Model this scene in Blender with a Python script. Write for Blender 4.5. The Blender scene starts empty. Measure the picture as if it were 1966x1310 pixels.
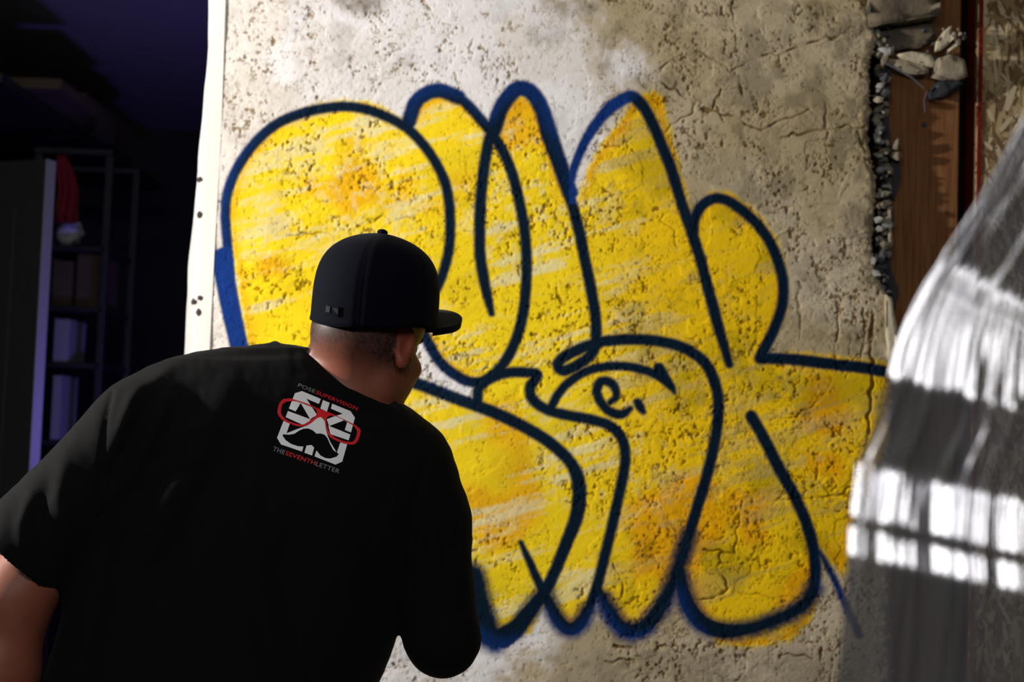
import bpy, bmesh, math, random
import numpy as np
from mathutils import Vector, Matrix, geometry
from mathutils.bvhtree import BVHTree

random.seed(5)
SC = bpy.context.scene
COL = SC.collection

# ------------------------------------------------------------------ camera
FPX = 2730.0
CAMP = np.array([0.0, 0.0, 1.35])
PITCH, ROLL = math.radians(3.5), math.radians(2.0)
_F = np.array([0, math.cos(PITCH), math.sin(PITCH)])
_R0 = np.array([1.0, 0, 0]); _U0 = np.array([0, -math.sin(PITCH), math.cos(PITCH)])
_R = _R0 * math.cos(ROLL) + _U0 * math.sin(ROLL)
_U = _U0 * math.cos(ROLL) - _R0 * math.sin(ROLL)
cam_data = bpy.data.cameras.new('camera')
cam = bpy.data.objects.new('camera', cam_data); COL.objects.link(cam)
M = Matrix(((_R[0], _U[0], -_F[0], CAMP[0]), (_R[1], _U[1], -_F[1], CAMP[1]), (_R[2], _U[2], -_F[2], CAMP[2]), (0, 0, 0, 1)))
cam.matrix_world = M
cam_data.sensor_width = 36.0
cam_data.lens = 36.0 * FPX / 1966.0
cam_data.clip_start = 0.02
cam_data.dof.use_dof = True
cam_data.dof.focus_distance = 2.03
cam_data.dof.aperture_fstop = 5.0
SC.camera = cam

# ------------------------------------------------------------------ world, lights, exposure
SC.view_settings.view_transform = 'Standard'
SC.view_settings.look = 'None'
SC.view_settings.gamma = 1.0
SC.view_settings.use_curve_mapping = False
SC.view_settings.exposure = 0.0
w = bpy.data.worlds.new('world'); SC.world = w; w.use_nodes = True
w.node_tree.nodes['Background'].inputs[0].default_value = (0.5, 0.55, 0.7, 1)
w.node_tree.nodes['Background'].inputs[1].default_value = 0.006

def aim(o, target):
    d = Vector(target) - o.location
    o.rotation_euler = d.to_track_quat('-Z', 'Y').to_euler()

key = bpy.data.lights.new('work_lamp', 'SPOT'); key.energy = 440; key.color = (1.0, 0.95, 0.90)
key.shadow_soft_size = 0.05; key.spot_size = math.radians(86); key.spot_blend = 0.1
ko = bpy.data.objects.new('work_lamp', key); COL.objects.link(ko); ko.location = (-2.5, 1.93, 2.0); aim(ko, (0.4, 2.7, 1.5))

fill_light = bpy.data.lights.new('added_fill_light', 'AREA'); fill_light.shape = 'RECTANGLE'; fill_light.size = 2.6; fill_light.size_y = 0.45  # unseen area light, added for the sheet's highlights and as soft fill
fill_light.energy = 33; fill_light.color = (1.0, 0.98, 0.96)
to = bpy.data.objects.new('added_fill_light', fill_light); COL.objects.link(to); to.location = (-0.1, -0.75, 2.6); aim(to, (0.1, 0.9, 1.3))

blu = bpy.data.lights.new('violet_lamp', 'POINT'); blu.shadow_soft_size = 0.08; blu.energy = 10; blu.color = (0.22, 0.16, 1.0)
bo = bpy.data.objects.new('violet_lamp', blu); COL.objects.link(bo); bo.location = (-0.86, 4.35, 1.25)

# ------------------------------------------------------------------ projection helpers
def W(px, py, Y):
    d = _F + _R * (px - 983) / FPX - _U * (py - 655) / FPX
    return CAMP + d * (Y - CAMP[1]) / d[1]
def PXY(P):                       # world points -> picture position
    q = P - CAMP
    z = q @ _F
    return 983 + FPX * (q @ _R) / z, 655 - FPX * (q @ _U) / z
def C(px, py, D):                 # point in the (right, up, forward) frame at distance D
    return np.array([(px - 983) / FPX * D, (655 - py) / FPX * D, D])
def C2W(V):
    V = np.asarray(V)
    return CAMP + V[..., 0:1] * _R + V[..., 1:2] * _U + V[..., 2:3] * _F
def W2C(P):
    q = np.asarray(P) - CAMP
    return np.stack([q @ _R, q @ _U, q @ _F], -1)

# ------------------------------------------------------------------ noise
def _hash(ix, iy, seed):
    h = (ix.astype(np.int64) * 374761393 + iy.astype(np.int64) * 668265263 + seed * 982451653) & 0xffffffff
    h = ((h ^ (h >> 13)) * 1274126177) & 0xffffffff
    h = (h ^ (h >> 16)) & 0xffffff
    return h.astype(np.float32) / 0xffffff
def noise2(x, y, seed=0):
    ix = np.floor(x); iy = np.floor(y); fx = x - ix; fy = y - iy
    fx = fx * fx * fx * (fx * (fx * 6 - 15) + 10); fy = fy * fy * fy * (fy * (fy * 6 - 15) + 10)
    a = _hash(ix, iy, seed); b = _hash(ix + 1, iy, seed); c = _hash(ix, iy + 1, seed); d = _hash(ix + 1, iy + 1, seed)
    return ((a + (b - a) * fx) * (1 - fy) + (c + (d - c) * fx) * fy) * 2 - 1
def fbm(x, y, octs=4, seed=0, gain=0.5):
    s = 0; amp = 1; tot = 0
    for o in range(octs):
        s = s + amp * noise2(x * 2 ** o + 17.3 * o, y * 2 ** o - 9.1 * o, seed + o * 7); tot += amp; amp *= gain
    return s / tot
def sst(a, b, x):
    t = np.clip((x - a) / (b - a), 0, 1); return t * t * (3 - 2 * t)

# ------------------------------------------------------------------ materials
def mat(name, color=(0.5, 0.5, 0.5), rough=0.7, spec=0.3, metal=0.0, noise=None, bump=None, sheen=0.0, vcol=None, sss=0.0, coat=0.0):
    m = bpy.data.materials.new(name); m.use_nodes = True
    nt = m.node_tree; b = nt.nodes['Principled BSDF']
    b.inputs['Base Color'].default_value = (*color, 1); b.inputs['Roughness'].default_value = rough
    b.inputs['Specular IOR Level'].default_value = spec; b.inputs['Metallic'].default_value = metal
    b.inputs['Sheen Weight'].default_value = sheen; b.inputs['Subsurface Weight'].default_value = sss
    b.inputs['Subsurface Radius'].default_value = (0.02, 0.006, 0.003); b.inputs['Coat Weight'].default_value = coat
    tc = nt.nodes.new('ShaderNodeTexCoord')
    src = None
    if vcol:
        a = nt.nodes.new('ShaderNodeVertexColor'); a.layer_name = vcol; src = a.outputs['Color']
        nt.links.new(src, b.inputs['Base Color'])
    if noise:                       # (scale, colour2, stretch)
        mp = nt.nodes.new('ShaderNodeMapping'); mp.inputs['Scale'].default_value = noise[2]
        n = nt.nodes.new('ShaderNodeTexNoise'); n.inputs['Scale'].default_value = noise[0]; n.inputs['Detail'].default_value = 6
        r = nt.nodes.new('ShaderNodeValToRGB'); r.color_ramp.elements[0].position = 0.35; r.color_ramp.elements[1].position = 0.65
        mx = nt.nodes.new('ShaderNodeMix'); mx.data_type = 'RGBA'
        nt.links.new(tc.outputs['Object'], mp.inputs[0]); nt.links.new(mp.outputs[0], n.inputs['Vector'])
        nt.links.new(n.outputs['Fac'], r.inputs[0]); nt.links.new(r.outputs[0], mx.inputs[0])
        mx.inputs[6].default_value = (*color, 1); mx.inputs[7].default_value = (*noise[1], 1)
        nt.links.new(mx.outputs[2], b.inputs['Base Color'])
    if bump:                        # (scale, strength, distance, stretch)
        mp = nt.nodes.new('ShaderNodeMapping'); mp.inputs['Scale'].default_value = bump[3]
        n = nt.nodes.new('ShaderNodeTexNoise'); n.inputs['Scale'].default_value = bump[0]; n.inputs['Detail'].default_value = 5
        bp = nt.nodes.new('ShaderNodeBump'); bp.inputs['Strength'].default_value = bump[1]; bp.inputs['Distance'].default_value = bump[2]
        nt.links.new(tc.outputs['Object'], mp.inputs[0]); nt.links.new(mp.outputs[0], n.inputs['Vector'])
        nt.links.new(n.outputs['Fac'], bp.inputs['Height']); nt.links.new(bp.outputs[0], b.inputs['Normal'])
    return m
ONE = (1, 1, 1)
m_plaster = mat('painted plaster', vcol='col', rough=0.9, spec=0.06, bump=(260, 0.5, 0.0008, ONE))
m_paint = mat('sprayed paint', vcol='col', rough=0.75, spec=0.06, bump=(260, 0.4, 0.0008, ONE))
m_white = mat('white trim paint', (0.86, 0.83, 0.78), 0.45, 0.4, noise=(6, (0.74, 0.70, 0.64), (1, 1, 0.3)))
m_bead = mat('metal corner bead', (0.62, 0.60, 0.57), 0.5, 0.5, noise=(9, (0.80, 0.78, 0.75), (1, 1, 0.4)))
m_chip = mat('dark chipped spot', (0.05, 0.045, 0.04), 0.9)
m_shirt = mat('black cotton', (0.0042, 0.0042, 0.0045), 0.85, 0.08, sheen=0.02, bump=(900, 0.35, 0.0006, ONE))
m_collar = mat('ribbed black cotton', (0.010, 0.010, 0.011), 0.9, 0.15, bump=(700, 0.4, 0.0008, (1, 1, 1)))
m_cap = mat('navy wool cap', (0.0013, 0.0018, 0.0065), 0.85, 0.07, sheen=0.02, bump=(700, 0.3, 0.0006, ONE))
m_capdk = mat('black cap embroidery', (0.006, 0.006, 0.01), 0.7, 0.2)
m_skin = mat('skin', vcol='col', rough=0.5, spec=0.35, sss=0.06, bump=(300, 0.15, 0.0006, ONE))
m_eye = mat('eye white', (0.6, 0.58, 0.55), 0.2, 0.5)
m_denim = mat('dark denim', (0.02, 0.022, 0.03), 0.9, 0.1, noise=(60, (0.03, 0.033, 0.045), ONE))
m_shoe = mat('black shoe leather', (0.02, 0.02, 0.02), 0.5)
m_sole = mat('white rubber sole', (0.55, 0.55, 0.53), 0.6)
m_pwhite = mat('white screen print', (0.92, 0.92, 0.94), 0.6)
m_pred = mat('red screen print', (0.72, 0.012, 0.02), 0.6)
m_pgrey = mat('grey screen print', (0.20, 0.21, 0.23), 0.6)
m_stud = mat('pine stud', (0.15, 0.06, 0.022), 0.8, 0.1, noise=(14, (0.24, 0.11, 0.045), (9, 9, 0.5)), bump=(60, 0.5, 0.002, (6, 6, 0.4)))
m_dark = mat('dark recess board', (0.018, 0.012, 0.008), 0.9)
m_redtape = mat('red sheathing edge', (0.16, 0.014, 0.008), 0.9, 0.05)
m_osb = mat('strand board', (0.24, 0.155, 0.07), 0.8, 0.2, noise=(22, (0.13, 0.075, 0.03), (1, 1, 0.5)), bump=(30, 0.8, 0.003, (1, 1, 0.5)))
m_strands = [mat('wood strand', c, 0.75) for c in ((0.40, 0.30, 0.16), (0.28, 0.19, 0.085), (0.15, 0.09, 0.04), (0.50, 0.41, 0.26))]
m_chunk = [mat('broken plaster', c, 0.9, 0.1, bump=(120, 0.8, 0.002, ONE)) for c in ((0.40, 0.39, 0.36), (0.30, 0.255, 0.18), (0.12, 0.12, 0.13), (0.52, 0.46, 0.33))]
m_slab = mat('weathered mortar', (0.20, 0.165, 0.11), 0.9, 0.1, noise=(18, (0.10, 0.08, 0.06), ONE), bump=(70, 0.8, 0.003, ONE))
m_wire = mat('lath wire', (0.20, 0.20, 0.25), 0.4, 0.5, metal=0.6)
m_tar = mat('tar paper', (0.03, 0.032, 0.04), 0.7)
m_floor = mat('concrete floor', (0.10, 0.095, 0.09), 0.8, noise=(5, (0.06, 0.057, 0.055), ONE))
m_ceil = mat('ceiling paint', (0.35, 0.34, 0.33), 0.9)
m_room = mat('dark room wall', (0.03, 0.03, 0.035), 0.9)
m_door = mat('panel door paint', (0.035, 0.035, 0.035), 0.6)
m_dedge = mat('white door edge', (0.24, 0.24, 0.24), 0.6)
m_card = mat('cardboard', (0.10, 0.07, 0.045), 0.9, noise=(8, (0.07, 0.05, 0.03), ONE))
m_rack = mat('black rack metal', (0.02, 0.02, 0.022), 0.5)
m_redcloth = mat('red cloth', (0.16, 0.008, 0.012), 0.9)
m_bag = mat('thin white plastic', (0.6, 0.6, 0.63), 0.4)
m_boxw = mat('white carton', (0.28, 0.28, 0.3), 0.7)

# ------------------------------------------------------------------ object helpers
def tag(o, label=None, cat=None, group=None, kind=None):
    if label: o['label'] = label
    if cat: o['category'] = cat
    if group: o['group'] = group
    if kind: o['kind'] = kind
    return o
def empty(name, loc):
    o = bpy.data.objects.new(name, None); COL.objects.link(o); o.location = [float(a) for a in loc]; o.empty_display_size = 0.05
    return o
def link(name, me, parent=None, m=None):
    o = bpy.data.objects.new(name, me); COL.objects.link(o)
    if m is not None: me.materials.append(m)
    if parent is not None:
        o.parent = parent
        if parent.type == 'EMPTY' or True:
            o.matrix_parent_inverse = Matrix.Translation(-world_loc(parent))
    return o
def world_loc(o):
    v = Vector(o.location)
    if o.parent is not None: v = v.copy()
    return v
def np_mesh(name, V, Fq, smooth=True, cols=None):
    V = np.ascontiguousarray(V, dtype=np.float32); Fq = np.ascontiguousarray(Fq, dtype=np.int32)
    n = Fq.shape[1]
    me = bpy.data.meshes.new(name)
    me.vertices.add(len(V)); me.vertices.foreach_set('co', V.ravel())
    me.loops.add(Fq.size); me.loops.foreach_set('vertex_index', Fq.ravel())
    me.polygons.add(len(Fq)); me.polygons.foreach_set('loop_start', np.arange(0, Fq.size, n, dtype=np.int32))
    me.update(calc_edges=True)
    if smooth: me.polygons.foreach_set('use_smooth', np.ones(len(Fq), dtype=bool))
    if cols is not None:
        a = me.color_attributes.new('col', 'FLOAT_COLOR', 'POINT')
        c = np.ones((len(V), 4), np.float32); c[:, :3] = cols; a.data.foreach_set('color', c.ravel())
    me.validate(); me.update()
    return me
def bm_obj(name, bm, m, parent=None, smooth=False):
    me = bpy.data.meshes.new(name); bm.normal_update(); bm.to_mesh(me); bm.free()
    if smooth:
        for p in me.polygons: p.use_smooth = True
    return link(name, me, parent, m)
def box(bm, x0, x1, y0, y1, z0, z1, bev=0.0, rot=None, piv=None):
    r = bmesh.ops.create_cube(bm, size=1.0)['verts']
    for v in r:
        v.co = Vector(((x0 + x1) / 2 + v.co.x * (x1 - x0), (y0 + y1) / 2 + v.co.y * (y1 - y0), (z0 + z1) / 2 + v.co.z * (z1 - z0)))
    if bev > 0:
        es = list({e for v in r for e in v.link_edges})
        out = bmesh.ops.bevel(bm, geom=es, offset=bev, segments=2, affect='EDGES', profile=0.6)
        r = list({v for f in out['faces'] for v in f.verts} | {v for v in r if v.is_valid})
    if rot is not None:
        bmesh.ops.rotate(bm, verts=r, cent=piv or Vector(((x0 + x1) / 2, (y0 + y1) / 2, (z0 + z1) / 2)), matrix=rot)
    return r
def tube_bm(bm, pts, r, seg=8):
    pts = [Vector(p) for p in pts]; rings = []
    for i, p in enumerate(pts):
        t = (pts[min(i + 1, len(pts) - 1)] - pts[max(i - 1, 0)]).normalized()
        a = t.orthogonal().normalized(); b = t.cross(a)
        rr = r[i] if isinstance(r, (list, tuple)) else r
        rings.append([bm.verts.new(p + (a * math.cos(k * 2 * math.pi / seg) + b * math.sin(k * 2 * math.pi / seg)) * rr) for k in range(seg)])
    for i in range(len(rings) - 1):
        for k in range(seg):
            bm.faces.new((rings[i][k], rings[i][(k + 1) % seg], rings[i + 1][(k + 1) % seg], rings[i + 1][k]))
    bm.faces.new(rings[0][::-1]); bm.faces.new(rings[-1])

# ================================================================== THE WALL (plaster with sprayed letters)
YW = 3.0
MARG = 260
RH, RW = 1310 + 2 * MARG, 1966 + 2 * MARG
blue = np.zeros((RH, RW), np.float32)          # density of the blue outline paint on the wall
yel = np.zeros((RH, RW), np.float32)           # density of the yellow fill
crk = np.zeros((RH, RW), np.float32)           # crack depth

def catmull(pts, step=3.0):
    P = np.array(pts, float); out = []
    P = np.vstack([P[0] * 2 - P[1], P, P[-1] * 2 - P[-2]])
    for i in range(1, len(P) - 2):
        n = max(2, int(np.hypot(*(P[i + 1, :2] - P[i, :2])) / step))
        t = np.linspace(0, 1, n, endpoint=False)[:, None]
        out.append(0.5 * ((2 * P[i]) + (-P[i - 1] + P[i + 1]) * t + (2 * P[i - 1] - 5 * P[i] + 4 * P[i + 1] - P[i + 2]) * t ** 2
                          + (-P[i - 1] + 3 * P[i] - 3 * P[i + 1] + P[i + 2]) * t ** 3))
    out.append(P[-2:-1]); return np.vstack(out)
def stamp(img, pts, width, soft=4.0, strength=1.0, smooth=True):
    """points (x, y[, width]) along a can's path; density falls off over `soft`"""
    P = [(p[0], p[1], p[2] if len(p) > 2 else width) for p in pts]
    Q = catmull(P) if smooth else np.array(P, float)
    if not smooth:
        seg = []
        for a, b in zip(Q[:-1], Q[1:]):
            n = max(2, int(np.hypot(*(b - a)[:2]) / 2)); seg.append(a + (b - a) * np.linspace(0, 1, n)[:, None])
        Q = np.vstack(seg)
    for x, y, wd in Q:
        r = wd / 2; R = r + soft + 2
        x += MARG; y += MARG
        x0, x1, y0, y1 = int(x - R), int(x + R) + 2, int(y - R), int(y + R) + 2
        if x0 < 0 or y0 < 0 or x1 > RW or y1 > RH: continue
        yy, xx = np.mgrid[y0:y1, x0:x1]
        d = np.hypot(xx - x, yy - y)
        a = strength * (1 - sst(r - soft, r + soft, d))
        img[y0:y1, x0:x1] = np.maximum(img[y0:y1, x0:x1], a)
def polyfill(pts):
    P = np.array(pts, float) + MARG; m = np.zeros((RH, RW), bool)
    ys = np.arange(RH) + 0.0
    xs = np.arange(RW)
    for r in range(int(max(0, P[:, 1].min())), int(min(RH, P[:, 1].max() + 1))):
        x = []
        for (xa, ya), (xb, yb) in zip(P, np.roll(P, -1, 0)):
            if (ya <= r) != (yb <= r): x.append(xa + (r - ya) / (yb - ya) * (xb - xa))
        x.sort()
        for a, b in zip(x[::2], x[1::2]): m[r, max(0, int(round(a))):max(0, int(round(b)))] = True
    return m
def blur(a, n):
    a = a.astype(np.float32)
    for ax in (0, 1):
        for _ in range(2):
            c = np.cumsum(np.pad(a, [(n + 1, n) if i == ax else (0, 0) for i in (0, 1)], mode='edge'), axis=ax)
            a = (c[2 * n + 1:] - c[:-2 * n - 1]) / (2 * n + 1) if ax == 0 else (c[:, 2 * n + 1:] - c[:, :-2 * n - 1]) / (2 * n + 1)
    return a

S1 = [(437, 474), (433, 408), (439, 365), (457, 321), (487, 278), (530, 239), (587, 215), (644, 205), (683, 206), (726, 217), (774, 241), (809, 273), (839, 317), (857, 360), (864, 413), (863, 469), (854, 513), (839, 552), (815, 590)]
S2 = [(785, 240), (794, 204), (813, 182), (839, 174), (870, 180), (900, 204), (926, 234), (950, 265), (970, 300), (985, 339), (998, 391), (1007, 443), (1011, 500), (1009, 565), (1000, 622), (985, 666), (964, 702), (939, 725), (913, 735), (882, 725), (846, 697), (821, 656), (800, 610)]
S3 = [(944, 602, 10), (937, 574, 15), (929, 535), (922, 491), (921, 435), (923, 382), (929, 326), (937, 278), (948, 243), (961, 213), (979, 182), (1000, 171), (1020, 180), (1037, 213), (1048, 256), (1066, 304), (1083, 348), (1098, 392), (1112, 445), (1121, 490), (1135, 557), (1144, 616), (1143, 661), (1133, 683), (1107, 702), (1082, 712), (1071, 702), (1082, 686), (1112, 671), (1148, 658), (1189, 653), (1240, 653), (1291, 661), (1332, 679), (1358, 704), (1373, 738), (1379, 773), (1376, 825), (1366, 876), (1353, 927), (1337, 978), (1322, 1029), (1307, 1075), (1291, 1121), (1271, 1162, 24), (1245, 1198, 27), (1220, 1212, 27), (1194, 1205, 25), (1174, 1180, 20), (1158, 1152, 15), (1148, 1126, 12)]
S4 = [(1092, 378, 14), (1097, 342, 14), (1112, 296, 15), (1135, 252, 17), (1167, 211), (1198, 190), (1216, 187), (1234, 204), (1252, 236), (1270, 279), (1288, 324), (1306, 382), (1324, 436), (1342, 490), (1360, 557), (1378, 625), (1390, 665, 16), (1400, 700, 13)]
S5 = [(1331, 460), (1333, 423), (1347, 396), (1369, 382), (1392, 384), (1419, 400), (1450, 427), (1477, 463), (1495, 504), (1504, 544), (1502, 585), (1491, 621), (1477, 652), (1459, 686)]
S5b = [(1459, 688), (1518, 690), (1585, 698), (1653, 706), (1693, 713)]
S6 = [(770, 724), (788, 732), (831, 748), (882, 768), (928, 784), (985, 809), (1036, 837), (1071, 863), (1097, 891), (1110, 922, 24), (1112, 958, 25), (1105, 998, 24), (1087, 1044, 22), (1066, 1096, 20), (1046, 1136, 22), (1015, 1177, 28), (990, 1208, 34), (965, 1225, 40)]
S6b = [(905, 1110, 60), (915, 1160, 62), (930, 1205, 62), (950, 1232, 46)]
S7 = [(1000, 1042, 7), (1015, 1075, 12), (1031, 1111, 15), (1051, 1152, 19), (1071, 1190, 23), (1092, 1208, 25), (1112, 1200, 24), (1128, 1173), (1143, 1136), (1158, 1080), (1174, 1014), (1189, 947), (1199, 896), (1199, 860), (1189, 835), (1169, 817), (1138, 807), (1097, 799), (1061, 791), (1036, 779), (1020, 763), (1018, 743), (1028, 728), (1030, 718), (1005, 715), (974, 716), (944, 726), (920, 745), (916, 772)]
S8 = [(1057, 786), (1071, 758), (1097, 730), (1138, 709), (1189, 703), (1230, 709), (1261, 720)]
S9 = [(1170, 774, 9), (1183, 760, 13), (1176, 738, 16), (1156, 732, 16), (1146, 747), (1152, 770), (1169, 789), (1192, 796), (1210, 785, 9)]
S10 = [(1223, 772, 12), (1228, 780, 15), (1235, 791, 9)]
S11 = [(1442, 799, 20), (1465, 840), (1496, 901), (1522, 947), (1545, 998), (1559, 1044), (1565, 1090), (1562, 1131), (1542, 1162), (1496, 1188), (1445, 1206), (1394, 1212, 28), (1353, 1200, 30), (1327, 1172, 28), (1312, 1136, 24), (1304, 1095)]
S12 = [(1556, 1034, 10), (1578, 1069, 12), (1598, 1106, 14), (1619, 1152, 16), (1650, 1220, 16)]
for S, wd in ((S1, 17), (S2, 18), (S3, 19), (S4, 19), (S5, 18), (S5b, 20), (S6, 21), (S7, 18), (S8, 15), (S9, 16), (S10, 13), (S11, 20)):
    stamp(blue, [(p[0], p[1], (p[2] if len(p) > 2 else wd) + 3) for p in S], wd, 5.5)
for S, wd in (([(785, 232), (797, 198), (818, 180), (845, 174), (880, 187)], 26), ([(948, 250), (961, 210), (982, 180), (1000, 170), (1022, 180), (1042, 215), (1066, 290), (1094, 370)], 28), (S4[3:8], 21)):
    stamp(blue, S, wd + 3, 6.5)
for S, wd in ((S3[-10:-1], 36), (S11[7:], 34), (S7[3:8], 32), (S6[-4:], 34)):     # wide soft passes near the ground
    stamp(blue, [p[:2] for p in S], wd + 8, 15.0, 0.8)
stamp(blue, S6b, 60, 20, 1.0); stamp(blue, S12, 13, 6, 0.85)
b_mark = polyfill([(1256, 697), (1272, 697), (1297, 741), (1300, 762), (1276, 742), (1252, 724)])
blue = np.maximum(blue, blur(b_mark, 2))
b_bar = polyfill([(405, 492), (408, 484), (436, 470), (448, 476), (453, 540), (464, 600), (478, 668), (486, 720), (454, 720), (440, 660), (424, 590)])
bar_f = blur(b_bar, 2); blue = np.maximum(blue, bar_f * 0.97)

fill = polyfill([(447, 480), (437, 400), (460, 315), (530, 232), (600, 203), (655, 192), (720, 196), (765, 222), (795, 246), (800, 200), (840, 178), (890, 190), (944, 245), (965, 205), (1000, 178), (1030, 205), (1064, 296), (1088, 372), (1104, 402), (1112, 372), (1128, 325), (1150, 285), (1188, 235), (1214, 196), (1228, 180), (1258, 176), (1272, 186), (1284, 240), (1300, 300), (1318, 370), (1330, 430), (1341, 396), (1368, 368), (1405, 370), (1455, 408), (1492, 460), (1512, 530), (1508, 600), (1486, 650), (1464, 684), (1530, 676), (1715, 696), (1715, 800), (1690, 880), (1650, 960), (1634, 1060), (1622, 1110), (1590, 1075), (1556, 1030), (1570, 1090), (1572, 1150), (1560, 1190), (1520, 1230), (1440, 1244), (1380, 1238), (1335, 1190), (1308, 1110), (1285, 1160), (1270, 1200), (1222, 1216), (1190, 1202), (1150, 1136), (1130, 1180), (1095, 1214), (1060, 1180), (1046, 1150), (1022, 1215), (960, 1225), (900, 1190), (780, 1150), (640, 1130), (520, 1000), (478, 680)])
hole = polyfill([(800, 610), (821, 656), (846, 697), (882, 725), (913, 737), (908, 770), (882, 760), (831, 742), (788, 722), (700, 690), (760, 640)])
fill &= ~hole
yel = blur(fill, 4)
# hand-placed cracks of the plaster
for pts, wd, dep in (
        ([(1410, 130), (1445, 112), (1500, 100), (1560, 82), (1610, 68), (1640, 52)], 4, 1.0), ([(1335, 100), (1370, 110), (1400, 130), (1430, 158)], 4, .5),
        ([(1250, 145), (1290, 118), (1312, 118), (1340, 140)], 4, .8), ([(1250, 150), (1290, 170), (1335, 200), (1330, 212), (1290, 238), (1275, 258)], 4, .9),
        ([(1385, 175), (1378, 192), (1372, 210)], 6, 1.2), ([(1420, 150), (1428, 176)], 5, 1.0), ([(1350, 210), (1400, 222), (1440, 240), (1465, 252), (1490, 235), (1550, 210)], 4, .9),
        ([(1500, 262), (1560, 252), (1600, 248), (1660, 238)], 4, 1.0), ([(1584, 195), (1586, 230), (1588, 290)], 5, .9), ([(1452, 200), (1470, 222)], 5, .9),
        ([(1530, 380), (1540, 400), (1570, 395), (1610, 390), (1632, 352)], 4, .8), ([(1540, 545), (1530, 575), (1540, 610), (1536, 650)], 4, .8), ([(1608, 580), (1607, 650)], 5, .9),
        ([(1470, 410), (1500, 405), (1525, 395)], 3, .6), ([(1645, 250), (1665, 310), (1676, 370), (1682, 440)], 5, 1.0), ([(1678, 600), (1672, 650), (1677, 720), (1670, 790), (1664, 860)], 7, 1.4),
        ([(1655, 590), (1662, 640), (1650, 700)], 4, .8), ([(1640, 940), (1600, 948), (1555, 958), (1500, 962)], 4, .9), ([(1590, 812), (1600, 838)], 5, 1.0), ([(1600, 730), (1560, 780), (1530, 800), (1480, 805)], 3, .7),
        ([(1350, 1055), (1410, 1060), (1420, 1000), (1425, 960)], 4, .9), ([(1330, 1155), (1380, 1145), (1400, 1125), (1375, 1090), (1390, 1060)], 4, .9), ([(1420, 1137), (1480, 1145), (1530, 1147)], 3, .8), ([(1560, 1150), (1590, 1150)], 3, .8),
        ([(1100, 660), (1080, 690)], 3, .5), ([(1070, 555), (1080, 585)], 8, 1.0), ([(1080, 640), (1130, 628), (1160, 640)], 4, .8), ([(560, 450), (640, 452)], 3, .8), ([(700, 420), (720, 430), (740, 415), (760, 425), (800, 418)], 4, .8), ([(575, 460), (590, 452), (612, 456)], 3, .7),
        ([(1180, 1080), (1200, 1120), (1195, 1150), (1185, 1165)], 4, .8), ([(1215, 260), (1200, 300), (1215, 330)], 3, .6), ([(1120, 420), (1150, 400), (1160, 380)], 3, .5), ([(1310, 1250), (1280, 1240), (1250, 1262), (1160, 1270)], 4, .9), ([(1180, 1244), (1205, 1248)], 6, 1.0), ([(1500, 1256), (1560, 1262)], 4, .9), ([(1575, 1240), (1582, 1270)], 5, 1.0), ([(470, 215), (530, 232)], 3, .5), ([(1160, 285), (1190, 280)], 5, 1.0),
        ([(1290, 400), (1270, 420), (1290, 440), (1300, 470)], 3, .5), ([(1380, 205), (1388, 232)], 3, .6), ([(1620, 1230), (1600, 1260), (1595, 1310)], 4, .8), ([(1405, 0), (1408, 40), (1412, 90)], 4, .8)):
    j = [(x + random.uniform(-2, 2), y + random.uniform(-2, 2)) for x, y in pts]
    stamp(crk, j, wd, 1.5, dep, smooth=False)

def samp(img, px, py):
    x = np.clip(px + MARG, 0, RW - 1.01); y = np.clip(py + MARG, 0, RH - 1.01)
    ix = x.astype(int); iy = y.astype(int); fx = x - ix; fy = y - iy
    return (img[iy, ix] * (1 - fx) + img[iy, ix + 1] * fx) * (1 - fy) + (img[iy + 1, ix] * (1 - fx) + img[iy + 1, ix + 1] * fx) * fy

XL = float(W(432, 0, YW)[0]) - 0.03
def edge_x(z):                                   # the broken right edge of the plaster
    pts = np.array([(1665, -60), (1664, 0), (1671, 40), (1683, 75), (1677, 100), (1668, 130), (1672, 190), (1668, 250), (1674, 310), (1684, 350), (1678, 420), (1676, 480), (1686, 540), (1700, 560), (1716, 600), (1722, 650), (1712, 700), (1712, 800), (1716, 900), (1712, 1100), (1716, 1400)], float)
    Pw = np.array([W(a, b, YW) for a, b in pts]); o = np.argsort(Pw[:, 2])
    e = np.interp(z, Pw[o, 2], Pw[o, 0])
    return e + 0.004 * fbm(z * 60, z * 0 + 3.1, 3, 91) + 0.0025 * noise2(z * 260, z * 0 + 1.7, 92)
st = 0.0019
zlo, zhi = 0.78, 2.36
zs = np.concatenate([np.linspace(0, zlo, 170, endpoint=False), np.arange(zlo, zhi, st), np.linspace(zhi, 2.75, 70)])
nx = int((1.0 - (XL)) / st)
u = np.linspace(0, 1, nx)
Z, Uu = np.meshgrid(zs, u, indexing='ij')
EX = edge_x(zs)[:, None]
X = XL + Uu * (EX - XL)
P0 = np.stack([X, np.full_like(X, YW), Z], -1)
px, py = PXY(P0)
x, z = X, Z
low = fbm(x * 3.1, z * 3.1, 3, 1)
region = fbm(x * 5.5 + 3, z * 5.5, 3, 11)                            # where the skim coat is rough
rough_m = sst(-0.12, 0.22, region)
right = sst(1050, 1300, px)
grain = fbm(x * 150, z * 150, 3, 21)
pn = fbm(x * 120, z * 120, 3, 31, 0.6)
pn2 = fbm(x * 42 + 0.5 * noise2(x * 90, z * 90, 5), z * 42, 4, 41)
clus = sst(-0.12, 0.22, fbm(x * 8 + 2.2, z * 8, 3, 35) + 0.10 * right)
pits = sst(0.14, 0.36, pn) * np.maximum(rough_m, 0.85 * clus) * sst(-0.3, 0.3, fbm(x * 20, z * 20, 2, 33)) + sst(0.44, 0.58, pn) * 0.5
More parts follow.
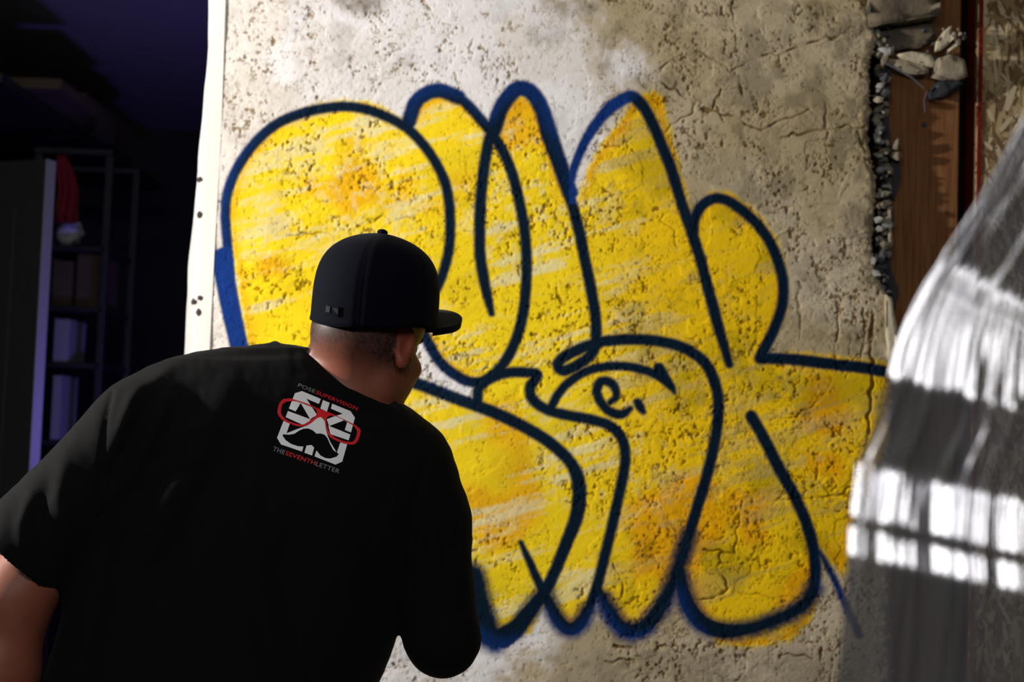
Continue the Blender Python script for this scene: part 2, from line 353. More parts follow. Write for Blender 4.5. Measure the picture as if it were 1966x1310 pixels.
clus = sst(-0.12, 0.22, fbm(x * 8 + 2.2, z * 8, 3, 35) + 0.10 * right)
crackle = (1 - sst(0.01, 0.055, np.abs(fbm(x * 62 + 0.6 * noise2(x * 120, z * 120, 36), z * 62, 3, 37, 0.6)))) * clus * sst(-0.1, 0.3, fbm(x * 40, z * 40, 2, 38))
worm = (1 - sst(0.0, 0.035, np.abs(pn2))) * sst(0.0, 0.5, fbm(x * 11, z * 11, 2, 51) + 0.25 + 0.2 * right)
isl = sst(-0.02, 0.02, fbm(x * 9 + 0.35 * noise2(x * 30, z * 30, 7), z * 9, 4, 61))                    # islands of thicker skim coat
ck = (0.35 + 1.1 * np.clip(0.5 + noise2(x * 45, z * 45, 77), 0, 1)) * samp(crk, px + 5 * noise2(x * 60, z * 60, 71), py + 5 * noise2(x * 60, z * 60, 72))
trowel = fbm(x * 9 + z * 6, z * 30 - x * 18, 3, 81)
bl = samp(blue, px, py); yl_ = samp(yel, px + 3 * noise2(x * 120, z * 120, 3), py + 3 * noise2(x * 120, z * 120, 4)); bar = samp(bar_f, px, py)
H = 0.004 * low + 0.0009 * isl * (0.5 + 0.5 * right) + 0.0007 * trowel + 0.00035 * grain * (0.6 + rough_m) - 0.0016 * pits - 0.0011 * np.clip(worm, 0, 1) - 0.0026 * ck - 0.0012 * crackle
ed = (1 - Uu) * (EX - XL)
H -= 0.010 * np.exp(-ed / 0.008) * (0.7 + 0.5 * noise2(z * 90, z * 0 + 5, 95))
spread = sst(0.0, 0.05, ed)
H += (1 - spread) * 0.003 * fbm(x * 60, z * 60, 3, 97)
P = P0.copy(); P[..., 1] -= H
# colour of the plaster itself
tan = np.array([0.42, 0.342, 0.205]); tan2 = np.array([0.53, 0.45, 0.32]); white = np.array([0.80, 0.78, 0.775]); cream = np.array([0.75, 0.70, 0.64])
mixn = sst(-0.3, 0.35, fbm(x * 6, z * 6, 4, 101))
c_t = tan + (tan2 - tan) * (mixn * (0.5 + 0.5 * sst(300, 480, py) * sst(1250, 1400, px)))[..., None]
c_w = cream + (white - cream) * sst(-0.2, 0.2, fbm(x * 5, z * 5, 3, 111) + sst(480, 620, px) - 0.4)[..., None]
bord = np.interp(py, [-300, 0, 60, 150, 230, 330, 500, 900, 1200, 1310, 1600], [1110, 1130, 1160, 1190, 1200, 1185, 1240, 1260, 1080, 990, 960])
wm = 1 - sst(-70, 70, px - bord + 120 * fbm(x * 8, z * 8, 4, 121) + 30 * noise2(x * 70, z * 70, 122))
patch = sst(0.05, 0.25, fbm(x * 7 + 9, z * 7, 4, 131)) * 0.30 * wm * sst(0, 240, 240 - py + 100) * (0.5 + 0.5 * sst(-0.2, 0.3, pn))
wm = np.clip(wm - patch, 0, 1)
base = c_t + (c_w - c_t) * wm[..., None]
low_stain = sst(1225, 1270, py) * sst(1010, 1120, px) * (0.5 + 0.5 * sst(-0.3, 0.3, fbm(x * 18, z * 18, 3, 144)))
stain = np.clip(0.9 * low_stain + sst(0.1, 0.5, fbm(x * 16, z * 16, 4, 141)) * (1 - 0.6 * wm) + 0.5 * right * sst(0.0, 0.4, fbm(x * 40, z * 30, 3, 143)), 0, 1)
base = base * (1 - 0.35 * stain[..., None] * np.array([1, 1.02, 1.05]))
smudge = np.exp(-(((px - 690) / 48) ** 2 + ((py - 2 - 0.12 * (px - 690)) / 26) ** 2) ** 1.5) * (0.8 + 0.4 * noise2(x * 80, z * 80, 150))
base = base * (1 - np.clip(smudge, 0, 0.93)[..., None] * np.array([0.9, 0.95, 1.0]))
dirt = np.clip(0.72 * crackle + 0.72 * pits + 0.55 * np.clip(worm, 0, 1) + 0.75 * ck, 0, 0.85)
# yellow: back-and-forth fill strokes, thin where the can ran fast
ang = math.radians(18); sx = x * math.cos(ang) + z * math.sin(ang); sz = -x * math.sin(ang) + z * math.cos(ang)
hatch = fbm(sx * 5.5, sz * 46, 4, 161, 0.55) + 0.45 * fbm(x * 7, z * 7, 3, 171) + 0.22 * grain
inner = samp(blur(yel, 22), px, py)
thin = sst(-0.05, 0.55, hatch) * sst(0.55, 0.95, inner) * (1 - 0.35 * right)
orange = np.clip((1 - sst(0.55, 1.0, inner)) * 0.8 * sst(0.8, 1.0, yl_) + 0.35 * right + 0.75 * sst(0.12, 0.5, fbm(x * 6 + 4, z * 6, 3, 181)) * sst(0.4, 1, inner) + 0.06, 0, 1)
cy = np.array([0.95, 0.70, 0.008]) + (np.array([0.86, 0.43, 0.002]) - np.array([0.95, 0.70, 0.008])) * orange[..., None]
wear = sst(0.0, 0.45, fbm(x * 11 + 5, z * 11, 4, 195))
cy = cy * (1 - wear[..., None] * (0.10 + 0.22 * right[..., None]) * np.array([1.0, 0.9, 0.4]))
ya = np.clip(yl_ * (1 - 0.72 * thin), 0, 0.985) * (1 - 0.3 * rough_m * sst(0.1, 0.4, fbm(x * 55, z * 55, 2, 191)))
# thin yellow keeps a hue of its own over white
under = base * (1 - yl_[..., None] * np.array([0.0, 0.05, 0.42]))
col = under + (cy - under) * ya[..., None]
col = col * (1 - dirt[..., None] * np.array([0.72, 0.82, 0.95]))
navy = np.array([0.0004, 0.0095, 0.024]); royal = np.array([0.004, 0.032, 0.19])
thick = np.clip(bl, 0, 1)
only_w = np.clip(1 - yl_ * 1.3, 0, 1) * sst(0.98, 0.5, bl) + 0.0
hue = np.clip(np.maximum(bar * 1.1, (0.22 + 0.4 * (1 - sst(450, 520, px)) + 0.35 * sst(770, 800, px) * sst(280, 240, py) + 0.3 * sst(1080, 1140, py)) * np.clip(1 - 1.2 * samp(blur(yel, 9), px, py), 0, 1) + 0.22 * (1 - sst(0.5, 1, bl))), 0, 1)
# the first stroke of the third hump is the bare royal blue
hue = np.maximum(hue, (px > 1085) * (px < 1206) * (py < 392) * (py > 180) * 0.85 * (px > 1092 + 0 * py))
cb = navy + (royal - navy) * hue[..., None]
cb = cb * (1 + 0.2 * grain[..., None])
ba = np.clip(sst(0.0, 0.9, thick + 0.10 * grain * (thick > 0.02) * (thick < 0.9)), 0, 0.998)
col = col * (1 - ba[..., None]) + cb * ba[..., None]
# edge: crumbling brown-grey lip
lip = np.exp(-ed / 0.012) * (0.6 + 0.5 * noise2(x * 120, z * 120, 201)) * (1 - 0.6 * yl_)
col = col * (1 - 0.35 * np.clip(lip, 0, 1))[..., None]
col = np.clip(col, 0.0006, 0.95)

nz_, nx_ = X.shape
# broken thickness: columns that turn back into the wall
back = []; bcol = []
for k, (dy, dx) in enumerate(((0.004, 0.0015), (0.010, 0.001), (0.018, -0.003), (0.030, -0.006), (0.05, -0.008))):
    q = P[:, -1].copy(); q[:, 0] += dx + 0.004 * noise2(zs * 180, zs * 0 + k, 211); q[:, 1] = YW + dy + 0.006 + 0.003 * noise2(zs * 140, zs * 0 + k, 212)
    back.append(q); bcol.append(np.array([0.28, 0.235, 0.17])[None] * (1 + 0.5 * noise2(zs * 110, zs * 0 + k * 2.1, 213))[:, None] * (1 - 0.12 * k))
Pw = np.concatenate([P, np.stack(back, 1)], 1); Cw = np.concatenate([col, np.clip(np.stack(bcol, 1), 0.01, 1)], 1)
# left end turns back too
lq = P[:, 0].copy(); lq[:, 1] = YW + 0.11
Pw = np.concatenate([lq[:, None], Pw], 1); Cw = np.concatenate([Cw[:, :1], Cw], 1)
nr, nc = Pw.shape[:2]
idx = np.arange(nr * nc).reshape(nr, nc)
Fw = np.stack([idx[:-1, :-1], idx[:-1, 1:], idx[1:, 1:], idx[1:, :-1]], -1).reshape(-1, 4)
wall = link('wall_back', np_mesh('wall_back', Pw.reshape(-1, 3), Fw, True, Cw.reshape(-1, 3)), None, m_plaster)
tag(wall, 'rough cream and tan plaster wall carrying yellow spray-painted letters', kind='structure')

# the paint layer: the same relief, a hair proud of it
graf = empty('graffiti', W(1050, 1240, YW - 0.002)); tag(graf, 'big yellow bubble-letter graffiti with dark blue outlines sprayed on the plaster wall', 'graffiti')
nrm = np.zeros_like(P); gx = np.gradient(P[..., 1], axis=1) / np.maximum(np.gradient(X, axis=1), 1e-6); gz = np.gradient(P[..., 1], axis=0) / np.maximum(np.gradient(Z, axis=0), 1e-6)
nrm[..., 0] = gx; nrm[..., 1] = -1; nrm[..., 2] = gz; nrm /= np.linalg.norm(nrm, axis=-1, keepdims=True)
PL = P + nrm * 0.0004
gi = np.arange(nz_ * nx_).reshape(nz_, nx_)
Fg = np.stack([gi[:-1, :-1], gi[:-1, 1:], gi[1:, 1:], gi[1:, :-1]], -1).reshape(-1, 4)
def sub_layer(name, mask, label):
    fm = (mask[:-1, :-1] & mask[1:, 1:] & mask[:-1, 1:] & mask[1:, :-1]).ravel()
    f = Fg[fm]; used, inv = np.unique(f, return_inverse=True)
    o = link(name, np_mesh(name, PL.reshape(-1, 3)[used], inv.reshape(-1, 4), True, col.reshape(-1, 3)[used]), graf, m_paint)
    o['label'] = label; return o
om = (bl > 0.5)
sub_layer('paint_outline', om, 'dark blue outline strokes')
sub_layer('paint_fill', (yl_ > 0.5) & ~om, 'yellow fill')
del X, Z, P, P0, Pw, Cw, col, base, under, cy, cb, c_t, c_w

# ---------------- trim at the doorway
def face_quadbox(name, pl, pr, ya, yb, m, parent, n=60, wob=0.0, kind=None):
    """board between two picture edges (left, right as (x at y) tables), standing from depth ya to yb"""
    bm = bmesh.new(); rows = []
    for i in range(n + 1):
        yy = -120 + (2250 - -120) * i / n
        xl = np.interp(yy, [p[1] for p in pl], [p[0] for p in pl]); xr = np.interp(yy, [p[1] for p in pr], [p[0] for p in pr])
        a = W(xl, yy, ya); b = W(xr, yy, ya)
        a[0] += wob * noise2(np.array([yy / 30.0]), np.array([1.0]), 7)[0]
        rows.append([bm.verts.new(a), bm.verts.new(b), bm.verts.new((b[0], yb, b[2])), bm.verts.new((a[0], yb, a[2]))])
    for r0, r1 in zip(rows, rows[1:]):
        for k in range(4): bm.faces.new((r0[k], r0[(k + 1) % 4], r1[(k + 1) % 4], r1[k]))
    bm.faces.new(rows[0]); bm.faces.new(rows[-1][::-1])
    bmesh.ops.recalc_face_normals(bm, faces=bm.faces)
    return bm_obj(name, bm, m, parent)
trim = face_quadbox('trim_1', [(411, -120), (408, 0), (396, 180), (386, 400), (374, 680), (300, 2250)], [(437, -120), (433, 0), (425, 250), (412, 480), (402, 680), (325, 2250)], YW - 0.003, YW + 0.12, m_white, None)
trim['kind'] = 'structure'; trim['label'] = 'white painted door casing at the left edge of the plaster wall'
bead = face_quadbox('corner_bead', [(400, 100), (392, 180), (381, 300), (372, 420), (362, 500), (356, 640), (280, 2250)], [(405, 100), (398, 180), (388, 400), (378, 640), (305, 2250)], YW + 0.010, YW + 0.10, m_bead, trim, 90, 0.001)
bead['label'] = 'chipped pale corner bead along the casing'
for (cx, cy_) in ((383, 345), (383, 412), (372, 580), (384, 572), (381, 600)):
    bm = bmesh.new(); c = W(cx, cy_, YW - 0.0035)
    bmesh.ops.create_icosphere(bm, subdivisions=2, radius=1.0)
    for v in bm.verts: v.co = Vector(c) + Vector((v.co.x * 0.006, v.co.y * 0.0015, v.co.z * (0.003 + 0.006 * random.random())))
    bm_obj('paint_chip', bm, m_chip, trim)
r_h = 0
# horizontal joints across the bead (it is nailed in short lengths)
# ================================================================== THE BROKEN OPENING (right)
def wall_part(name, bm, m, label=None, smooth=False, parent=None, kind=None):
    o = bm_obj(name, bm, m, parent or wall, smooth)
    if label: o['label'] = label
    if kind: o['kind'] = kind
    return o
# backing behind everything
def pxbox(bm, x0, x1, y0, y1, Ya, Yb, bev=0.0, rotz=0.0):
    a = W(x0, (y0 + y1) / 2, Ya); b = W(x1, (y0 + y1) / 2, Ya); t = W((x0 + x1) / 2, y0, Ya); l = W((x0 + x1) / 2, y1, Ya)
    return box(bm, a[0], b[0], Ya, Yb, l[2], t[2], bev, Matrix.Rotation(math.radians(rotz), 3, 'Y') if rotz else None)
xs = float(W(1650, 300, 3.2)[0])
bm = bmesh.new(); box(bm, xs, 1.55, 3.20, 3.22, 0, 2.75); wall_part('sheathing', bm, m_dark, 'dark backing sheathing inside the opened wall')
stud = empty('wall_stud', (float(W(1780, 300, 3.06)[0]), 3.11, 0.0)); tag(stud, 'bare reddish brown vertical wood stud inside the broken wall opening', 'stud')
bm = bmesh.new(); a = W(1700, 300, 3.055)[0]; b = W(1841, 300, 3.055)[0]
mid = a + (b - a) * 0.72
box(bm, a, b, 3.055, 3.19, 0.0, 2.45, 0.003); bm_obj('timber', bm, m_stud, stud)
bm = bmesh.new(); c = W(1818, 408, 3.0555); bmesh.ops.create_cone(bm, cap_ends=True, segments=12, radius1=0.0035, radius2=0.0035, depth=0.003, matrix=Matrix.Translation(c) @ Matrix.Rotation(math.pi / 2, 4, 'X')); bm_obj('nail_head', bm, m_chip, stud)
bm = bmesh.new(); c = W(1774, 240, 3.0555); bmesh.ops.create_cone(bm, cap_ends=True, segments=14, radius1=0.007, radius2=0.006, depth=0.004, matrix=Matrix.Translation(c) @ Matrix.Rotation(math.pi / 2, 4, 'X')); bm_obj('knot', bm, m_chip, stud)
bm = bmesh.new(); pxbox(bm, 1865, 1873, -200, 2300, 3.056, 3.14); wall_part('red_strip', bm, m_redtape, 'thin red edge strip beside the strand board')
osb = empty('strand_board', (1.25, 3.06, 0.0)); tag(osb, 'tan strand board panel at the far right edge of the wall', 'board')
bx0 = float(W(1873, 300, 3.06)[0])
bm = bmesh.new()
jz = float(W(1920, 278, 3.06)[2])
box(bm, bx0, 1.75, 3.06, 3.075, 0, jz - 0.002); box(bm, bx0, 1.75, 3.06, 3.075, jz + 0.002, 2.75)
bm_obj('board', bm, m_osb, osb)
rng = random.Random(3)
for mi, ms in enumerate(m_strands):
    bm = bmesh.new()
    for i in range(900):
        cx = rng.uniform(bx0, 1.7) if i % 2 else rng.uniform(bx0, bx0 + 0.16); cz = rng.uniform(0.4, 2.7)
        L = rng.uniform(0.02, 0.075); wd = rng.uniform(0.004, 0.014); an = rng.gauss(math.pi / 2, 0.5)
        dx, dz = math.cos(an), math.sin(an); ya = 3.0598 - rng.uniform(0, 0.0018)
        vs = []
        for (s, t) in ((-1, -1), (-0.3, -1.1), (1, -0.7), (1.05, 0.5), (0.2, 1.0), (-0.95, 0.9)):
            xx = max(cx + dx * s * L / 2 - dz * t * wd / 2, bx0); zz = cz + dz * s * L / 2 + dx * t * wd / 2
            vs.append(bm.verts.new((xx, ya, zz)))
        f = bm.faces.new(vs)
        ex = bmesh.ops.extrude_face_region(bm, geom=[f])
        for v in ex['geom']:
            if isinstance(v, bmesh.types.BMVert): v.co.y += 0.002
    bmesh.ops.recalc_face_normals(bm, faces=bm.faces)
    o = bm_obj('wood_strands', bm, ms, osb); o['kind'] = 'stuff'

# rubble chunks along the broken edge
def chunk_mesh(seed, m):
    r = random.Random(seed); bm = bmesh.new(); bmesh.ops.create_icosphere(bm, subdivisions=1, radius=1.0)
    for v in bm.verts: v.co = Vector((v.co.x * r.uniform(.6, 1.1), v.co.y * r.uniform(.6, 1.0), v.co.z * r.uniform(.6, 1.1)))
    me = bpy.data.meshes.new('plaster_chunk'); bm.to_mesh(me); bm.free(); me.materials.append(m); return me
CM = [[chunk_mesh(i * 7 + j, mm) for i in range(4)] for j, mm in enumerate(m_chunk)]
def chunk(px_, py_, Y, s, ci, sz=1.3, rot=None):
    o = bpy.data.objects.new('plaster_chunk', CM[ci][rng.randrange(4)]); COL.objects.link(o); o.parent = wall
    o.location = W(px_, py_, Y); o.scale = (s, s * 0.8, s * sz); o.rotation_euler = rot or (rng.uniform(0, 6), rng.uniform(0, 6), rng.uniform(0, 6)); return o
yy = 58
while yy < 780:
    cx = np.interp(yy, [50, 130, 250, 330, 420, 540, 620, 780], [1690, 1688, 1688, 1692, 1694, 1690, 1700, 1700])
    for k in range(3):
        ci = rng.choices([0, 1, 2, 3], [4, 4, 4, 3])[0]
        if 480 < yy < 600: ci = rng.choice([0, 2, 2])
        chunk(cx + rng.uniform(-8, 16), yy + rng.uniform(-6, 6), 3.012 + rng.uniform(0, 0.03), rng.uniform(0.005, 0.0125), ci, rng.uniform(0.9, 2.0))
    yy += 11
for (a_, b_, s_, c_) in ((1687, 192, .012, 3), (1690, 165, .010, 0), (1686, 422, .011, 0), (1690, 440, .010, 0), (1676, 500, .010, 0), (1680, 525, .013, 0), (1696, 395, .010, 1), (1720, 280, .013, 1), (1722, 300, .013, 1), (1700, 470, .012, 1), (1710, 430, .010, 1)):
    chunk(a_, b_, 3.005 + 0.02 * (a_ > 1705), s_, c_, 1.4)
# torn flap of tar paper and a darker core
bm = bmesh.new()
for pts in ([(1704, 300), (1726, 296), (1730, 340), (1718, 385), (1706, 372), (1700, 330)], [(1695, 130), (1712, 120), (1706, 210), (1712, 300), (1704, 420), (1712, 520), (1726, 560), (1716, 600), (1700, 560), (1694, 400)]):
    vs = [bm.verts.new(W(a, b, 3.045)) for a, b in pts]; f = bm.faces.new(vs); ex = bmesh.ops.extrude_face_region(bm, geom=[f])
    for v in ex['geom']:
        if isinstance(v, bmesh.types.BMVert): v.co.y += 0.012
bmesh.ops.recalc_face_normals(bm, faces=bm.faces)
wall_part('tar_paper', bm, m_tar, 'torn dark tar paper in the broken edge')
def slabpoly(name, pts, Y, th, m, label, parent=None, bev=0.002):
    bm = bmesh.new(); vs = [bm.verts.new(W(a, b, Y)) for a, b in pts]; f = bm.faces.new(vs)
    ex = bmesh.ops.extrude_face_region(bm, geom=[f])
    for v in ex['geom']:
        if isinstance(v, bmesh.types.BMVert): v.co.y += th
    bmesh.ops.recalc_face_normals(bm, faces=bm.faces)
    bmesh.ops.bevel(bm, geom=list(bm.edges), offset=bev, segments=2, affect='EDGES')
    bmesh.ops.triangulate(bm, faces=bm.faces); bmesh.ops.subdivide_edges(bm, edges=bm.edges, cuts=2, use_grid_fill=True)
    bm.normal_update()
    for v in bm.verts:
        n = noise2(np.array([v.co.x * 70]), np.array([v.co.z * 70 + v.co.y * 50]), 5)[0]
        v.co += v.normal * 0.0016 * float(n)
    return wall_part(name, bm, m, label, True, parent)
slabpoly('block', [(1672, 48), (1668, 20), (1674, -60), (1800, -80), (1808, 0), (1807, 26), (1740, 38)], 2.985, 0.09, m_slab, 'weathered grey block end at the top of the broken opening')
slabpoly('mortar_piece', [(1688, 60), (1795, 42), (1800, 70), (1770, 90), (1720, 95), (1688, 90)], 3.03, 0.07, m_slab, 'dark mortar under the block')
slabpoly('mortar_piece', [(1685, 92), (1718, 88), (1716, 104), (1695, 106)], 3.01, 0.03, m_chunk[0], None)
slabpoly('mortar_piece', [(1722, 104), (1752, 98), (1788, 104), (1800, 128), (1770, 124), (1735, 112)], 3.01, 0.04, m_chunk[3], None)
slabpoly('mortar_piece', [(1694, 112), (1750, 114), (1776, 122), (1785, 138), (1758, 142), (1725, 132)], 3.015, 0.04, m_chunk[1], None)
slabpoly('mortar_piece', [(1800, 112), (1824, 104), (1852, 114), (1858, 146), (1840, 152), (1798, 138)], 3.00, 0.05, m_chunk[1], 'rounded lump of mortar at the right end of the rubble')
slabpoly('splinter', [(1796, 98), (1798, 80), (1812, 60), (1828, 48), (1826, 64), (1833, 74), (1822, 84), (1806, 96)], 3.0, 0.008, m_chunk[3], 'pale pointed splinter', bev=0.0008)
slabpoly('splinter', [(1821, 95), (1842, 80), (1844, 85), (1824, 98)], 2.995, 0.006, m_chunk[3], None, bev=0.0006)
for i in range(26):
    chunk(rng.uniform(1735, 1860), rng.uniform(55, 150), 3.03, rng.uniform(0.004, 0.010), rng.choice([0, 1, 2, 2, 3]), 0.9)
slabpoly('tar_scrap', [(1786, 172), (1800, 158), (1830, 150), (1852, 156), (1846, 164), (1816, 184), (1796, 190), (1784, 186)], 3.02, 0.02, m_tar, 'scrap of black tar paper hanging over the stud')
bm = bmesh.new(); tube_bm(bm, [W(1698, 120, 2.995), W(1728, 136, 2.995), W(1752, 150, 2.995), W(1774, 170, 3.0)], 0.0015, 6); tube_bm(bm, [W(1780, 176, 3.0), W(1774, 192, 3.01), W(1776, 215, 3.02)], 0.0012, 6)
wall_part('lath_wire', bm, m_wire, 'bent lath wire in the opening')
slabpoly('plaster_flake', [(1700, 565), (1712, 572), (1716, 600), (1724, 640), (1722, 690), (1706, 700), (1700, 640)], 2.995, 0.012, m_chunk[3], 'pale flake of plaster at the edge above the outline stroke', bev=0.001)
slabpoly('plaster_flake', [(1704, 400), (1710, 396), (1714, 470), (1708, 478)], 3.01, 0.008, m_chunk[1], None, bev=0.001)

# ================================================================== ROOM SHELL
def struct(name, x0, x1, y0, y1, z0, z1, m, label=None):
    bm = bmesh.new(); box(bm, x0, x1, y0, y1, z0, z1); o = bm_obj(name, bm, m); o['kind'] = 'structure'
    if label: o['label'] = label
    return o
struct('floor', -3.2, 1.8, -2.0, 7.0, -0.05, 0.0, m_floor)
struct('ceiling', -3.2, 1.8, 0.4, 7.0, 2.75, 2.8, m_ceil, 'dim ceiling of the dark room')
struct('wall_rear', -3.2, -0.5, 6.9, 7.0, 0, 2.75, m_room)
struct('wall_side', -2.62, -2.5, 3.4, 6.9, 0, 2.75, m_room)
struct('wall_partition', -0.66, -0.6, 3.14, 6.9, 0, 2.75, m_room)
# door standing open
dr = empty('door_1', W(84, 900, 4.2)); dr['kind'] = 'structure'; dr['label'] = 'open panel door at the left with a violet-lit edge'
edge = W(88, 305, 4.2); dr.location = (float(edge[0]), 4.2, 0)
R12 = Matrix.Rotation(math.radians(-24), 3, 'Z')
def door_piece(name, x0, x1, y0, y1, z0, z1, m, lab=None, bev=0.002):
    bm = bmesh.new(); box(bm, edge[0] + x0, edge[0] + x1, 4.2 + y0, 4.2 + y1, z0, z1, bev, R12, Vector((edge[0], 4.2, 0)))
    o = bm_obj(name, bm, m, dr)
    if lab: o['label'] = lab
zt = float(edge[2])
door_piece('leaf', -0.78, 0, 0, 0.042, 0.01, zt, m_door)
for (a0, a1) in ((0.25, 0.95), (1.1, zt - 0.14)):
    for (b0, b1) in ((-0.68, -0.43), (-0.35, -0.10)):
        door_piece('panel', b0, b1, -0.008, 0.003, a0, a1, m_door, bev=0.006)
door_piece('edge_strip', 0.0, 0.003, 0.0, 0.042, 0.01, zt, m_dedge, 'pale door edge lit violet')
door_piece('handle', -0.09, -0.05, -0.05, 0.0, 0.98, 1.02, m_rack, bev=0.01)
# shelf rack with things behind the door
rk = empty('shelf_rack', (-1.9, 5.2, 0)); tag(rk, 'dark metal shelf rack in the unlit room behind the open door', 'shelf')
rx0, rx1 = float(W(60, 550, 5.0)[0]), float(W(197, 550, 5.0)[0])
shelf_px = [430 + 45, 592, 700, 850, 1000]
sz_ = [float(W(140, p, 5.0)[2]) for p in shelf_px]
for xx in (rx0, rx1):
    for y_ in (5.0, 5.36):
        bm = bmesh.new(); box(bm, xx - 0.012, xx + 0.012, y_, y_ + 0.025, 0, float(W(120, 296, 5.0)[2]), 0.002); bm_obj('upright', bm, m_rack, rk)
for s_ in sz_ + [0.15]:
    bm = bmesh.new(); box(bm, rx0, rx1, 5.0, 5.385, s_ - 0.012, s_ + 0.006, 0.002); bm_obj('shelf_board', bm, m_rack, rk)
for y_ in (4.985, 5.36):
    bm = bmesh.new(); zt_ = float(W(120, 296, 5.0)[2]); box(bm, rx0 - 0.012, rx1 + 0.012, y_, y_ + 0.02, zt_, zt_ + 0.02, 0.002); bm_obj('rail', bm, m_rack, rk)
def carton(x0, x1, y0, y1, Ya, dep, m, label, flap=True, group=None, base_z=None):
    a = W(x0, y1, Ya); b = W(x1, y0, Ya); z0 = float(a[2]) if base_z is None else base_z; z1 = float(b[2])
    t = empty('box', ((a[0] + b[0]) / 2, Ya + dep / 2, z0)); tag(t, label, 'box', group)
    bm = bmesh.new(); box(bm, a[0], b[0], Ya, Ya + dep, z0, z1 - 0.006, 0.003); bm_obj('carton', bm, m, t)
    for k in (0, 1):
        bm = bmesh.new(); h = (a[0] + b[0]) / 2
        box(bm, a[0] if k == 0 else h + 0.002, h - 0.002 if k == 0 else b[0], Ya, Ya + dep, z1 - 0.006, z1 - 0.002); bm_obj('flap', bm, m, t)
    return t
carton(101, 134, 612, 690, 5.02, 0.2, m_boxw, 'small white box catching violet light on the rack, below the dark cartons', base_z=sz_[2] + 0.007)
carton(98, 140, 500, 588, 5.05, 0.25, m_card, 'brown carton on the rack, left of its taller neighbour', base_z=sz_[1] + 0.007)
carton(144, 192, 487, 588, 5.05, 0.25, m_card, 'taller brown carton on the rack beside the doorway side', base_z=sz_[1] + 0.007)
carton(100, 118, 720, 760, 5.03, 0.2, m_boxw, 'tiny pale box low on the rack', base_z=sz_[3] + 0.007)
# high shelf with cartons against the ceiling
hs = empty('wall_shelf', (-2.3, 5.2, 2.0)); tag(hs, 'long high wall shelf running under the ceiling at the upper left', 'shelf')
def on_board(name, pa, pb, Ya, Yb, z0, z1, m, par):
    bm = bmesh.new(); box(bm, pa, pb, Ya, Yb, z0, z1, 0.003); return bm_obj(name, bm, m, par)
hz = float(W(150, 275, 5.4)[2])
on_board('board', -2.5, float(W(200, 275, 5.4)[0]), 4.3, 6.3, hz - 0.03, hz, m_rack, hs)
for y_ in (4.6, 5.4, 6.1): on_board('bracket', -2.5, -2.0, y_, y_ + 0.03, hz - 0.10, hz - 0.031, m_rack, hs)
for (x0, x1, yt, Ya, lab) in ((-60, 118, 150, 4.5, 'large dark carton nearest on the high shelf, top left of the photo'), (80, 165, 178, 5.0, 'middle dark carton on the high shelf'), (120, 204, 208, 5.5, 'farthest dark carton on the high shelf, its right end by the ceiling light')):
    carton(x0, x1, yt, 270, Ya, 0.4, m_card, lab, group=None, base_z=hz + 0.001)
# red cloth and plastic bag hanging on the rack
bm = bmesh.new(); g = []
for i in range(15):
    t = i / 14; row = []
    cx = np.interp(t, [0, .5, 1], [118, 133, 128]); hw = np.interp(t, [0, .25, .6, 1], [8, 17, 20, 24])
    for j in range(13):
        s = j / 12 * 2 - 1; p = W(cx + hw * s, 298 + 130 * t, 4.96); p[1] += 0.02 * math.sin(s * 9 + t * 3) * t; row.append(bm.verts.new(p))
    g.append(row)
for a_, b_ in zip(g, g[1:]):
    for k in range(12): bm.faces.new((a_[k], a_[k + 1], b_[k + 1], b_[k]))
o = bm_obj('hanging_cloth', bm, m_redcloth, None, True); md = o.modifiers.new('t', 'SOLIDIFY'); md.thickness = 0.004
tag(o, 'dark red cloth hanging from the rack top behind the open door', 'cloth')
bm = bmesh.new(); bmesh.ops.create_icosphere(bm, subdivisions=4, radius=1.0); c = W(134, 447, 5.1)
for v in bm.verts:
    k = 1 + 0.28 * float(fbm(np.array([v.co.x * 2.4 + v.co.y]), np.array([v.co.z * 2.4]), 3, 4)[0]); v.co = Vector((c[0] + v.co.x * .05 * k, c[1] + v.co.y * .06 * k, max(c[2] + v.co.z * .048 * k, sz_[0] + 0.008)))
tag(bm_obj('plastic_bag', bm, m_bag, None, True), 'crumpled pale plastic bag on the rack top shelf below the red cloth', 'bag')

